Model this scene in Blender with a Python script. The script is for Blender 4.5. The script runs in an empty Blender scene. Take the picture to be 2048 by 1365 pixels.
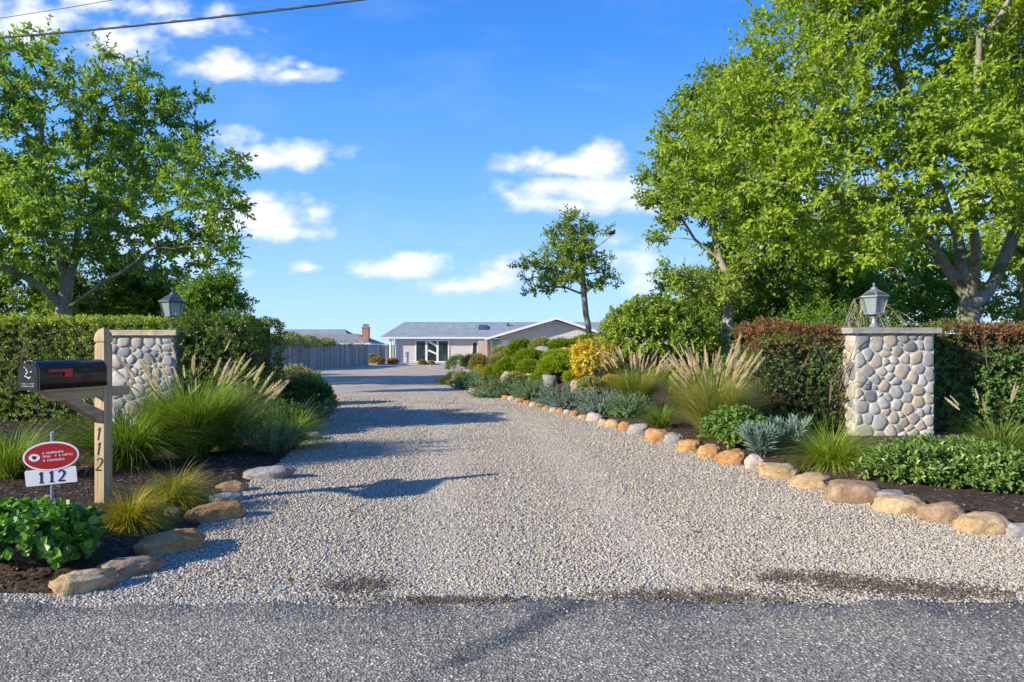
import bpy, bmesh, math, random
import numpy as np
from mathutils import Vector, noise as mnoise

random.seed(7)
RNG = np.random.default_rng(11)
R = math.radians
SC = bpy.context.scene
COL = SC.collection

# ------------------------------------------------------------------ camera
F = 1365.0; EYE = 1.45; HY = 690.0
cam_d = bpy.data.cameras.new('camera'); cam = bpy.data.objects.new('camera', cam_d)
COL.objects.link(cam); SC.camera = cam
cam.location = (0, 0, EYE); cam.rotation_euler = (R(90), 0, 0)
cam_d.sensor_width = 36; cam_d.lens = 36 * F / 2048
cam_d.shift_y = 7.5 / 2048
cam_d.clip_start = 0.05; cam_d.clip_end = 9000

# ------------------------------------------------------------------ light
SUN_EL = 22.5
SD = (0.90, 0.44)                      # horizontal travel direction of the light
sun_az = math.atan2(-SD[0], -SD[1])    # direction towards the sun, measured from +Y to +X
sl = bpy.data.lights.new('sun', 'SUN'); so = bpy.data.objects.new('sun', sl); COL.objects.link(so)
sl.energy = 5.0; sl.angle = R(0.6); sl.color = (1.0, 0.92, 0.75)
hl = math.hypot(*SD)
ldir = Vector((SD[0] / hl * math.cos(R(SUN_EL)), SD[1] / hl * math.cos(R(SUN_EL)), -math.sin(R(SUN_EL))))
so.rotation_euler = ldir.to_track_quat('-Z', 'Y').to_euler()
SC.view_settings.view_transform = 'Standard'; SC.view_settings.look = 'None'
SC.view_settings.exposure = 0.52; SC.view_settings.gamma = 1

W = bpy.data.worlds.new('World'); SC.world = W; W.use_nodes = True
wt = W.node_tree; wt.nodes.clear()
def wn(t, **k):
    n = wt.nodes.new(t)
    for a, b in k.items(): setattr(n, a, b)
    return n
def wl(a, b): wt.links.new(a, b)
def wmath(op, a, b=None, clamp=False):
    n = wn('ShaderNodeMath', operation=op); n.use_clamp = clamp
    for i, v in enumerate((a, b)):
        if v is None: continue
        if isinstance(v, (int, float)): n.inputs[i].default_value = v
        else: wl(v, n.inputs[i])
    return n.outputs[0]
wout = wn('ShaderNodeOutputWorld'); bg = wn('ShaderNodeBackground'); wl(bg.outputs[0], wout.inputs[0])
sky = wn('ShaderNodeTexSky', sky_type='NISHITA'); sky.sun_disc = False
sky.sun_elevation = R(SUN_EL); sky.sun_rotation = sun_az
sky.air_density = 1.0; sky.dust_density = 0.3; sky.ozone_density = 3.0
hs = wn('ShaderNodeHueSaturation'); hs.inputs['Saturation'].default_value = 1.1
hs.inputs['Value'].default_value = 1.0
wl(sky.outputs[0], hs.inputs['Color'])
tc = wn('ShaderNodeTexCoord'); sep = wn('ShaderNodeSeparateXYZ'); wl(tc.outputs['Generated'], sep.inputs[0])
# clear blue air: the physical sky blended with a plain zenith-to-horizon gradient by elevation
er = wn('ShaderNodeValToRGB'); el_ = er.color_ramp.elements
el_[0].position = 0.0; el_[0].color = (.44, .70, .98, 1); el_[1].position = .62; el_[1].color = (.022, .135, .60, 1)
for p_, c_ in ((.08, (.33, .60, .96, 1)), (.22, (.16, .43, .90, 1)), (.40, (.050, .26, .82, 1))):
    e_ = el_.new(p_); e_.color = c_
wl(sep.outputs[2], er.inputs[0])
esc = wn('ShaderNodeVectorMath', operation='SCALE'); esc.inputs['Scale'].default_value = 5.9; wl(er.outputs[0], esc.inputs[0])
smx = wn('ShaderNodeMix', data_type='RGBA'); smx.inputs[0].default_value = .88; wl(hs.outputs[0], smx.inputs[6]); wl(esc.outputs[0], smx.inputs[7])
yy = wmath('MAXIMUM', sep.outputs[1], 0.02)
u = wmath('DIVIDE', sep.outputs[0], yy); v = wmath('DIVIDE', sep.outputs[2], yy)
cmb = wn('ShaderNodeCombineXYZ'); wl(u, cmb.inputs[0]); wl(v, cmb.inputs[1])
def wnoise(scale, det, sy, off):
    mp = wn('ShaderNodeMapping'); mp.inputs['Scale'].default_value = (1, sy, 1); mp.inputs['Location'].default_value = (off, 0, 0)
    wl(cmb.outputs[0], mp.inputs[0])
    n = wn('ShaderNodeTexNoise'); n.inputs['Scale'].default_value = scale; n.inputs['Detail'].default_value = det
    n.inputs['Roughness'].default_value = 0.55; wl(mp.outputs[0], n.inputs['Vector']); return n.outputs['Fac']
# clouds as puffs in the sky's own directions: (u, v, radius u, radius v, weight)
CL = [(-.72, .475, .13, .05, 1), (-.58, .445, .10, .04, .85), (-.47, .468, .09, .022, .85), (-.61, .50, .1, .03, .85), (-.50, .488, .1, .02, .8),
      (-.405, .405, .085, .026, 1.1), (-.32, .395, .06, .018, .95), (-.42, .418, .04, .024, 1), (-.35,.405,.05,.02,.9), (-.305,.408,.02,.01,.9),
      (-.36, .272, .07, .024, 1.05), (-.31, .277, .075, .024, 1.1), (-.425, .305, .07, .02, .75), (-.405,.285,.04,.02,.6),
      (-.36, .187, .10, .033, 1.1), (-.42, .18, .06, .03, .9), (-.29, .195, .03, .012, .9), (-.335, .165, .08, .02, 1), (-.39, .21, .06, .02, .9),
      (-.385, .105, .028, .013, .85), (-.295, .112, .035, .010, .7), (-.49, .13, .06, .03, .7), (-.56, .16, .08, .04, .7),
      (-.165, .115, .085, .022, 1.1), (-.155, .127, .04, .016, 1), (-.13, .112, .04, .02, .95), (-.09, .085, .07, .016, .9), (-.05, .09, .06, .02, .85),
      (-.01, .115, .07, .028, .62), (-.03,.10,.05,.022,.7),
      (.075, .262, .12, .022, 1.1), (.125, .275, .055, .028, 1.1), (.03,.268,.03,.02,.9), (.14, .225, .16, .030, 1.1), (.08, .205, .09, .022, .95),
      (.20, .21, .10, .03, .95), (.06,.235,.07,.02,1),
      (.18, .125, .085, .035, .7), (.20, .09, .06, .03, .55), (.15, .15, .04, .02, .6),
      (.41, .505, .05, .012, .8), (.55, .2, .2, .05, .6), (.75, .12, .2, .04, .6), (1.3, .3, .3, .08, .9), (-1.4, .35, .3, .09, .9)]
acc = None
for (a, b, ra, rb, wg) in CL:
    mp = wn('ShaderNodeMapping'); mp.inputs['Scale'].default_value = (1 / ra, 1 / rb, 1); mp.inputs['Location'].default_value = (-a / ra, -b / rb, 0)
    wl(cmb.outputs[0], mp.inputs[0])
    ln = wn('ShaderNodeVectorMath', operation='LENGTH'); wl(mp.outputs[0], ln.inputs[0])
    d = wmath('MULTIPLY', wmath('SUBTRACT', 1.25, ln.outputs['Value']), wg)
    acc = d if acc is None else wmath('MAXIMUM', acc, d)
n1 = wnoise(16, 8, 1.6, 3.1)
dens = wmath('ADD', acc, wmath('MULTIPLY', wmath('SUBTRACT', n1, 0.5), 2.5))
mr = wn('ShaderNodeMapRange', interpolation_type='SMOOTHSTEP'); mr.inputs['From Min'].default_value = 0.12; mr.inputs['From Max'].default_value = 1.15
wl(dens, mr.inputs['Value'])
fwd = wmath('GREATER_THAN', sep.outputs[1], 0.03)
wisp = wn('ShaderNodeMapRange'); wisp.inputs['From Min'].default_value = .5; wisp.inputs['From Max'].default_value = .8; wisp.inputs['To Max'].default_value = .10
wl(wnoise(6, 5, 2.5, 9.0), wisp.inputs['Value'])
cf = wmath('MULTIPLY', wmath('MAXIMUM', wmath('MULTIPLY', mr.outputs[0], 0.93), wisp.outputs[0]), fwd)
shade = wn('ShaderNodeMapRange'); shade.inputs['From Min'].default_value = .3; shade.inputs['From Max'].default_value = 1.6
wl(dens, shade.inputs['Value'])
ccol = wn('ShaderNodeMix', data_type='RGBA'); ccol.inputs[6].default_value = (4.2, 4.6, 5.3, 1); ccol.inputs[7].default_value = (5.6, 5.55, 5.75, 1)
wl(shade.outputs[0], ccol.inputs[0])
mixc = wn('ShaderNodeMix', data_type='RGBA'); wl(cf, mixc.inputs[0]); wl(smx.outputs[2], mixc.inputs[6]); wl(ccol.outputs[2], mixc.inputs[7])
wl(mixc.outputs[2], bg.inputs[0]); bg.inputs[1].default_value = 0.15
W.cycles.sampling_method = 'MANUAL'; W.cycles.sample_map_resolution = 512
SC.cycles.max_bounces = 6; SC.cycles.diffuse_bounces = 3; SC.cycles.glossy_bounces = 3
SC.cycles.transmission_bounces = 4; SC.cycles.transparent_max_bounces = 8
SC.cycles.use_denoising = True

# ------------------------------------------------------------------ helpers
def tag(o, label=None, cat=None, group=None, kind=None):
    if label: o['label'] = label
    if cat: o['category'] = cat
    if group: o['group'] = group
    if kind: o['kind'] = kind
    return o
def empty(name, loc=(0, 0, 0), rz=0):
    o = bpy.data.objects.new(name, None); COL.objects.link(o)
    o.location = loc; o.rotation_euler = (0, 0, rz); o.empty_display_size = .1
    return o

class MB:
    """collects polygons; build() makes ONE mesh object"""
    def __init__(s): s.v = []; s.f = []; s.t = []; s.n = 0
    def add(s, v, f, t=0.5):
        v = np.asarray(v, float).reshape(-1, 3); f = np.asarray(f, np.int64)
        if f.size == 0: return
        s.v.append(v); s.f.append(f + s.n); s.n += len(v)
        s.t.append(np.full(len(f), t, float) if np.isscalar(t) else np.asarray(t, float))
    def box(s, x0, x1, y0, y1, z0, z1, t=.5):
        v = [(x, y, z) for x in (x0, x1) for y in (y0, y1) for z in (z0, z1)]
        s.add(v, [(0, 1, 3, 2), (4, 6, 7, 5), (0, 4, 5, 1), (2, 3, 7, 6), (0, 2, 6, 4), (1, 5, 7, 3)], t)
    def poly(s, pts, t=.5): s.add(pts, [tuple(range(len(pts)))], t)
    def prism(s, pts, d, t=.5):
        """polygon pts extruded by vector d"""
        pts = np.asarray(pts, float); n = len(pts); q = pts + np.asarray(d, float)
        s.add(pts, [tuple(range(n))], t); s.add(q, [tuple(range(n))[::-1]], t)
        s.add(np.vstack([pts, q]), [(i, (i + 1) % n, n + (i + 1) % n, n + i) for i in range(n)], t)
    def tube(s, P, rad, k=6, t=.5, caps=True):
        P = np.asarray(P, float); m = len(P); rad = np.broadcast_to(np.asarray(rad, float), (m,))
        T = np.gradient(P, axis=0); T /= np.linalg.norm(T, axis=1)[:, None] + 1e-9
        ref = np.array([0, 0, 1.]) if abs(T[0][2]) < .9 else np.array([1., 0, 0])
        U = np.cross(T, ref); nu = np.linalg.norm(U, axis=1)[:, None]; U = np.where(nu < 1e-3, np.array([0, 1., 0]), U / (nu + 1e-9))
        V = np.cross(T, U)
        a = np.arange(k) * 2 * math.pi / k
        v = P[:, None] + rad[:, None, None] * (np.cos(a)[None, :, None] * U[:, None] + np.sin(a)[None, :, None] * V[:, None])
        i = np.arange(m - 1)[:, None] * k; j = np.arange(k)[None]; j2 = (j + 1) % k
        f = np.stack([i + j, i + j2, i + k + j2, i + k + j], -1).reshape(-1, 4)
        b = v.reshape(-1, 3); s.add(b, f, t)
        if caps: s.add(v[0], [tuple(range(k))], t); s.add(v[-1], [tuple(range(k))[::-1]], t)
    def lathe(s, prof, k=16, c=(0, 0), t=.5, flat=0):
        pr = np.asarray(prof, float); m = len(pr); a = np.arange(k) * 2 * math.pi / k + flat
        v = np.stack([c[0] + pr[:, 0][:, None] * np.cos(a), c[1] + pr[:, 0][:, None] * np.sin(a), np.repeat(pr[:, 1][:, None], k, 1)], -1)
        i = np.arange(m - 1)[:, None] * k; j = np.arange(k)[None]; j2 = (j + 1) % k
        s.add(v.reshape(-1, 3), np.stack([i + j, i + j2, i + k + j2, i + k + j], -1).reshape(-1, 4), t)
    def build(s, name, mat, parent=None, smooth=False, shift=None):
        V = np.vstack(s.v)
        if shift is not None: V = V - np.asarray(shift)
        loops = []; tot = []
        for f in s.f:
            loops.append(f.ravel()); tot.append(np.full(len(f), f.shape[1]))
        L = np.concatenate(loops).astype(np.int32); T = np.concatenate(tot).astype(np.int32)
        me = bpy.data.meshes.new(name)
        me.vertices.add(len(V)); me.vertices.foreach_set('co', V.ravel().astype(np.float32))
        me.loops.add(len(L)); me.loops.foreach_set('vertex_index', L)
        me.polygons.add(len(T)); me.polygons.foreach_set('loop_start', np.concatenate([[0], np.cumsum(T)[:-1]]).astype(np.int32))
        try: me.polygons.foreach_set('loop_total', T)
        except Exception: pass
        me.update(calc_edges=True)
        at = me.attributes.new('tint', 'FLOAT', 'FACE'); at.data.foreach_set('value', np.concatenate(s.t).astype(np.float32))
        me.polygons.foreach_set('use_smooth', np.full(len(T), smooth))
        me.materials.append(mat)
        o = bpy.data.objects.new(name, me); COL.objects.link(o)
        if parent: o.parent = parent
        return o

def nrm(a): return a / (np.linalg.norm(a, axis=-1, keepdims=True) + 1e-9)
def rdir(n): return nrm(RNG.normal(size=(n, 3)))

def leaves(B, P, A, N, L, Wd, tint, fold=.18, curl=.0, rnd=False):
    """folded leaf of 4 points: base, left, tip, right"""
    n = len(P); A = nrm(A); N = nrm(N - (N * A).sum(1)[:, None] * A); S = np.cross(A, N)
    L = np.broadcast_to(L, (n,))[:, None]; Wd = np.broadcast_to(Wd, (n,))[:, None]
    base = P; tip = P + A * L - N * L * curl
    mid = P + A * L * .45
    l = mid + S * Wd * .5 + N * Wd * fold; r = mid - S * Wd * .5 + N * Wd * fold
    if rnd:
        m1 = P + A * L * .28; m2 = P + A * L * .74; dz = N * Wd * fold
        v = np.stack([base, m1 + S * Wd * .44 + dz, m2 + S * Wd * .46 + dz, tip, m2 - S * Wd * .46 + dz, m1 - S * Wd * .44 + dz], 1).reshape(-1, 3)
        i = np.arange(n)[:, None] * 6
        f = np.stack([i + np.array([[0, 3, 2, 1]]), i + np.array([[0, 5, 4, 3]])], 1).reshape(-1, 4)
        B.add(v, f, np.repeat(np.broadcast_to(tint, (n,)), 2)); return
    v = np.stack([base, l, tip, r], 1).reshape(-1, 3)
    i = np.arange(n)[:, None] * 4
    f = np.concatenate([i + np.array([[0, 2, 1]]), i + np.array([[0, 3, 2]])], 1).reshape(-1, 3)
    B.add(v, f, np.repeat(np.broadcast_to(tint, (n,)), 2))

def sprigs(B, P, A, length, k, L, Wd, spread=60, tint=.5, tj=.25, up=.5, lj=.3, rnd=False):
    """k leaves spiralling along each stem P + A*length"""
    n = len(P); A = nrm(A)
    ref = rdir(n); U = nrm(np.cross(A, ref)); V = np.cross(A, U)
    length = np.broadcast_to(length, (n,))
    t = (np.arange(k)[None] + RNG.random((n, k))) / k
    ph = np.arange(k)[None] * 2.4 + RNG.random((n, 1)) * 6.28 + RNG.normal(size=(n, k)) * .3
    q = U[:, None] * np.cos(ph)[..., None] + V[:, None] * np.sin(ph)[..., None]
    sp = R(spread) * (1.25 - .7 * t) + RNG.normal(size=(n, k)) * .18
    ax = A[:, None] * np.cos(sp)[..., None] + q * np.sin(sp)[..., None]
    no = A[:, None] * np.sin(sp)[..., None] - q * np.cos(sp)[..., None] + np.array([0, 0, up]) + RNG.normal(size=(n, k, 3)) * .25
    p = P[:, None] + A[:, None] * (t * length[:, None])[..., None]
    tn = np.clip(np.broadcast_to(tint, (n,))[:, None] + RNG.normal(size=(n, k)) * tj * .5, 0, 1)
    sz = 1 + RNG.normal(size=n * k) * lj * .5; sz = np.clip(sz, .45, 1.6)
    leaves(B, p.reshape(-1, 3), ax.reshape(-1, 3), no.reshape(-1, 3), L * sz, Wd * sz, tn.ravel(), curl=.12, rnd=rnd)

def sticks(B, P0, P1, r0, r1, t=.5):
    n = len(P0); A = nrm(P1 - P0); U = nrm(np.cross(A, rdir(n))); V = np.cross(A, U)
    a = np.arange(3) * 2 * math.pi / 3
    c = np.cos(a)[None, :, None] * U[:, None] + np.sin(a)[None, :, None] * V[:, None]
    r0 = np.broadcast_to(r0, (n,))[:, None, None]; r1 = np.broadcast_to(r1, (n,))[:, None, None]
    v = np.concatenate([P0[:, None] + c * r0, P1[:, None] + c * r1], 1).reshape(-1, 3)
    i = np.arange(n)[:, None, None] * 6
    f = (i + np.array([[0, 1, 4, 3], [1, 2, 5, 4], [2, 0, 3, 5]])[None]).reshape(-1, 4)
    B.add(v, f, t)

def fnoise(P, s, seed=0):
    """cheap smooth value noise, vectorised (0..1)"""
    P = np.asarray(P) * s + seed * 17.3
    i = np.floor(P).astype(np.int64); f = P - i; f = f * f * (3 - 2 * f)
    def h(x, y, z):
        k = (x * 374761393 + y * 668265263 + z * 2147483647 + seed * 974711) & 0xffffffff
        k = ((k ^ (k >> 13)) * 1274126177) & 0xffffffff
        return ((k ^ (k >> 16)) & 0xffff) / 65535.
    o = 0
    for dx in (0, 1):
        for dy in (0, 1):
            for dz in (0, 1):
                w = (f[..., 0] if dx else 1 - f[..., 0]) * (f[..., 1] if dy else 1 - f[..., 1]) * (f[..., 2] if dz else 1 - f[..., 2])
                o = o + w * h(i[..., 0] + dx, i[..., 1] + dy, i[..., 2] + dz)
    return o

# ------------------------------------------------------------------ terrain
def ss(a, b, x): t = np.clip((x - a) / (b - a), 0, 1); return t * t * (3 - 2 * t)
XLp = [(3.94, -2.5), (3.96, -2.46), (4.3, -2.42), (4.69, -2.36), (5.58, -2.45), (6.7, -2.72), (7.5, -2.7), (9.4, -2.95), (12.4, -3.4), (18, -5.1), (24.7, -7.5), (33, -10.6), (40.7, -13.9), (44, -13.4), (54.6, -11.6), (60, -10.8)]
XRp = [(3.6, 13), (4.0, 7.5), (4.5, 5.2), (5.0, 3.95), (5.2, 3.65), (5.5, 3.52), (5.8, 3.38), (6.2, 3.2), (6.8, 3.07), (7.4, 2.93), (8.2, 2.7), (9.2, 2.45), (10.1, 2.2), (11.4, 1.9), (12.85, 1.56), (13.7, 1.27), (16.1, .5), (17.1, .18), (18.5, -.2), (20.4, -.95), (23.6, -2.12), (27.0, -3.1), (28.5, -3.2), (30, -2.0), (31, 0), (32.5, 4), (35, 9), (60, 12)]
def XL(y): return np.interp(y, [p[0] for p in XLp], [p[1] for p in XLp])
def XR(y): return np.interp(y, [p[0] for p in XRp], [p[1] for p in XRp])
def base(y): return -.28 * np.clip((y - 28) / 32, 0, 1)
def H(x, y):
    x = np.asarray(x, float); y = np.asarray(y, float)
    z = base(y)
    tR = x - XR(y); tL = XL(y) - x
    ok = ss(3.9, 4.3, y)
    z = z + ok * .10 * ss(0, .5, tR) + ok * .08 * ss(0, .5, tL) * (1 - ss(30, 36, y))
    z = z + (1.35 * np.exp(-((x - 3.6) / 4.2) ** 2 - ((y - 23.5) / 5.6) ** 2) + .72 * np.exp(-((x + .4) / 2.4) ** 2 - ((y - 23.5) / 4.2) ** 2)) * ss(0, 2.6, tR) * (1 - ss(29, 33, y))
    return z
def at(px, py, d): return ((px - 1024) / F * d, d, EYE + (HY - py) / F * d)
def gnd(px, py):
    d = np.arange(3.0, 90, .02); x = (px - 1024) / F * d; z = EYE + (HY - py) / F * d
    hit = np.nonzero(z <= H(x, d))[0]
    i = hit[0] if len(hit) else len(d) - 1
    return float(x[i]), float(d[i]), float(H(x[i], d[i]))

# ------------------------------------------------------------------ materials
def mat(name):
    m = bpy.data.materials.new(name); m.use_nodes = True; nt = m.node_tree; nt.nodes.clear()
    out = nt.nodes.new('ShaderNodeOutputMaterial'); return m, nt, out
class NT:
    def __init__(s, nt): s.nt = nt
    def n(s, t, **k):
        n = s.nt.nodes.new(t)
        for a, b in k.items(): setattr(n, a, b)
        return n
    def l(s, a, b): s.nt.links.new(a, b)
    def ramp(s, fac, cols, interp='LINEAR'):
        r = s.n('ShaderNodeValToRGB'); cr = r.color_ramp; cr.interpolation = interp
        while len(cr.elements) > 1: cr.elements.remove(cr.elements[-1])
        for i, (p, c) in enumerate(cols):
            e = cr.elements[0] if i == 0 else cr.elements.new(p)
            e.position = p; e.color = (*c, 1)
        s.l(fac, r.inputs[0]); return r.outputs[0]
    def noise(s, vec, scale, det=4, rough=.6):
        n = s.n('ShaderNodeTexNoise'); n.inputs['Scale'].default_value = scale; n.inputs['Detail'].default_value = det
        n.inputs['Roughness'].default_value = rough
        if vec is not None: s.l(vec, n.inputs['Vector'])
        return n.outputs['Fac']
    def mul(s, a, b, typ='MULTIPLY', fac=1.0):
        m = s.n('ShaderNodeMix', data_type='RGBA', blend_type=typ)
        if isinstance(fac, float): m.inputs[0].default_value = fac
        else: s.l(fac, m.inputs[0])
        for i, x in ((6, a), (7, b)):
            if isinstance(x, tuple): m.inputs[i].default_value = (*x, 1)
            else: s.l(x, m.inputs[i])
        return m.outputs[2]
    def bump(s, h, strength=.5, dist=.01):
        b = s.n('ShaderNodeBump'); b.inputs['Strength'].default_value = strength; b.inputs['Distance'].default_value = dist
        s.l(h, b.inputs['Height']); return b.outputs[0]
    def bsdf(s, out, col, rough=.7, normal=None, metal=0, spec=.5, coat=0):
        b = s.n('ShaderNodeBsdfPrincipled')
        if isinstance(col, tuple): b.inputs['Base Color'].default_value = (*col, 1)
        else: s.l(col, b.inputs['Base Color'])
        if isinstance(rough, (int, float)): b.inputs['Roughness'].default_value = rough
        else: s.l(rough, b.inputs['Roughness'])
        b.inputs['Metallic'].default_value = metal; b.inputs['Specular IOR Level'].default_value = spec
        b.inputs['Coat Weight'].default_value = coat
        if normal is not None: s.l(normal, b.inputs['Normal'])
        if out is not None: s.l(b.outputs[0], out.inputs[0])
        return b

def leaf_mat(name, cols, trans=.35, rough=.5, spec=.35, gm=(2.15, 1.75, 1.25)):
    """cols: colours picked by each leaf's own tint"""
    m, nt, out = mat(name); k = NT(nt)
    a = k.n('ShaderNodeAttribute', attribute_name='tint')
    cols = [tuple(min(.85, x_ * g_) for x_, g_ in zip(cc, gm)) if cc[1] < .3 else cc for cc in cols]
    n = len(cols); c = k.ramp(a.outputs['Fac'], [(i / (n - 1), cc) for i, cc in enumerate(cols)])
    b = k.bsdf(None, c, rough, spec=spec)
    t = k.n('ShaderNodeBsdfTranslucent'); tcx = k.mul(c, (1.25, 1.3, .55)); k.l(tcx, t.inputs['Color'])
    mx = k.n('ShaderNodeMixShader'); mx.inputs[0].default_value = trans
    k.l(b.outputs[0], mx.inputs[1]); k.l(t.outputs[0], mx.inputs[2]); k.l(mx.outputs[0], out.inputs[0])
    return m
def noisy_mat(name, cols, scale=5, rough=.8, bump=.3, bd=.01, det=6, sc3=(1, 1, 1), bscale=None, spec=.3, metal=0, coat=0):
    m, nt, out = mat(name); k = NT(nt)
    tcn = k.n('ShaderNodeTexCoord'); mp = k.n('ShaderNodeMapping'); mp.inputs['Scale'].default_value = sc3
    k.l(tcn.outputs['Object'], mp.inputs[0])
    n = k.noise(mp.outputs[0], scale, det)
    c = k.ramp(n, [(.28 + .44 * i / max(1, len(cols) - 1), cc) for i, cc in enumerate(cols)])
    nb = k.noise(mp.outputs[0], bscale or scale * 4, 6, .7)
    k.bsdf(out, c, rough, k.bump(nb, bump, bd), spec=spec, metal=metal, coat=coat)
    return m

M = {}
# leaves
M['maple'] = leaf_mat('maple_leaf', [(.022, .060, .016), (.045, .11, .024), (.085, .17, .034), (.16, .25, .055)], .38, gm=(3.3, 2.5, 1.7))
M['elm'] = leaf_mat('elm_leaf', [(.030, .075, .012), (.075, .155, .020), (.145, .245, .028), (.27, .36, .045)], .42, gm=(2.7, 2.1, 1.3))
M['dogwood'] = leaf_mat('midgreen_leaf', [(.025, .065, .018), (.055, .12, .025), (.10, .18, .035), (.17, .25, .055)], .38, gm=(2.6, 2.05, 1.3))
M['oak'] = leaf_mat('oak_leaf', [(.022, .060, .028), (.045, .10, .040), (.08, .15, .05), (.15, .22, .08)], .35, gm=(2.9, 2.3, 1.5))
M['bushbright'] = leaf_mat('bright_leaf', [(.04, .10, .015), (.09, .19, .022), (.17, .30, .035), (.28, .42, .06)], .42)
M['bushdark'] = leaf_mat('dark_leaf', [(.012, .035, .012), (.025, .065, .018), (.045, .10, .025), (.09, .15, .04)], .3, gm=(2.9, 2.3, 1.5))
M['privet'] = leaf_mat('hedge_leaf', [(.028, .055, .014), (.055, .10, .022), (.10, .155, .034), (.20, .25, .06)], .32, .42, .5, gm=(2.9, 2.4, 1.3))
M['brownhedge'] = leaf_mat('brown_hedge_leaf', [(.16, .055, .030), (.11, .060, .030), (.075, .085, .025), (.06, .10, .025), (.11, .15, .035)], .3, .5, .4, gm=(1.8, 2.3, 1.7))
M['hydrangea'] = leaf_mat('broad_leaf', [(.030, .095, .018), (.06, .17, .028), (.10, .25, .035), (.19, .37, .05)], .36, .38, .5, gm=(1.6, 1.35, 1.1))
M['groundcover'] = leaf_mat('cover_leaf', [(.04, .09, .025), (.075, .16, .035), (.12, .22, .05), (.19, .28, .09)], .3, .42, .5, gm=(1.7, 1.4, 1.1))
M['silver'] = leaf_mat('silver_leaf', [(.10, .17, .13), (.18, .27, .21), (.27, .36, .30), (.38, .46, .40)], .15, .7, .2, gm=(1.1, 1.1, 1.0))
M['bluegreen'] = leaf_mat('bluegreen_leaf', [(.035, .085, .045), (.075, .14, .08), (.14, .22, .13), (.24, .32, .22)], .25, .6, .3, gm=(2.1, 1.9, 1.5))
M['juniper'] = leaf_mat('golden_needle', [(.05, .10, .012), (.12, .20, .015), (.24, .32, .02), (.38, .42, .03)], .3, .6, .2, gm=(2.2, 2.0, 1.1))
M['conifer'] = leaf_mat('lime_needle', [(.05, .10, .012), (.11, .185, .018), (.19, .28, .022), (.31, .38, .03)], .3, .6, .2, gm=(2.5, 2.1, 1.2))
M['yellow'] = leaf_mat('yellow_leaf', [(.30, .22, .02), (.52, .38, .03), (.68, .52, .05), (.80, .66, .12)], .4, .5)
M['rust'] = leaf_mat('rust_leaf', [(.16, .06, .02), (.30, .12, .035), (.40, .19, .06), (.30, .25, .08)], .3, .6, gm=(1.05, 1.25, 1.1))
M['heather'] = leaf_mat('heather_leaf', [(.10, .09, .045), (.19, .15, .08), (.30, .22, .13), (.24, .24, .09)], .25, .7, gm=(1.6, 1.75, 1.4))
M['carex'] = leaf_mat('golden_blade', [(.12, .13, .012), (.24, .22, .018), (.40, .33, .03), (.34, .19, .03)], .35, .5, gm=(1.5, 1.6, 1.1))
M['carexgreen'] = leaf_mat('lime_blade', [(.08, .15, .015), (.18, .27, .022), (.33, .40, .04), (.48, .50, .10)], .38, .5, gm=(1.75, 1.6, 1.1))
M['blade'] = leaf_mat('grass_blade', [(.035, .075, .012), (.075, .15, .020), (.16, .25, .035), (.30, .36, .09)], .36, .45)
M['straw'] = leaf_mat('straw_blade', [(.14, .20, .03), (.26, .32, .05), (.40, .40, .09), (.55, .45, .20)], .36, .5, gm=(1.5, 1.4, 1.1))
M['plume'] = leaf_mat('plume_hair', [(.55, .42, .30), (.70, .56, .42), (.80, .67, .52), (.85, .76, .63)], .45, .8, .1)
M['twig'] = noisy_mat('twig_bark', [(.11, .085, .06), (.20, .16, .12)], 12)
def bark_mat(name, c0, c1, c2):
    m, nt, out = mat(name); k = NT(nt); t = k.n('ShaderNodeTexCoord')
    mp = k.n('ShaderNodeMapping'); mp.inputs['Scale'].default_value = (1, 1, .22); k.l(t.outputs['Object'], mp.inputs[0])
    n = k.noise(mp.outputs[0], 22, 8, .7); n2 = k.noise(t.outputs['Object'], 3.0, 5, .6)
    c = k.ramp(n, [(.3, c0), (.5, c1), (.7, c2)])
    mask = k.ramp(n2, [(.5, (0, 0, 0)), (.62, (1, 1, 1))])
    c = k.mul(c, (.13, .145, .055), 'MIX', mask)
    k.bsdf(out, c, .85, k.bump(n, .7, .02)); return m
M['bark'] = bark_mat('bark_grey', (.14, .115, .09), (.30, .25, .20), (.42, .36, .30))
M['barkpale'] = bark_mat('bark_pale', (.20, .165, .13), (.38, .32, .26), (.50, .44, .37))
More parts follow.
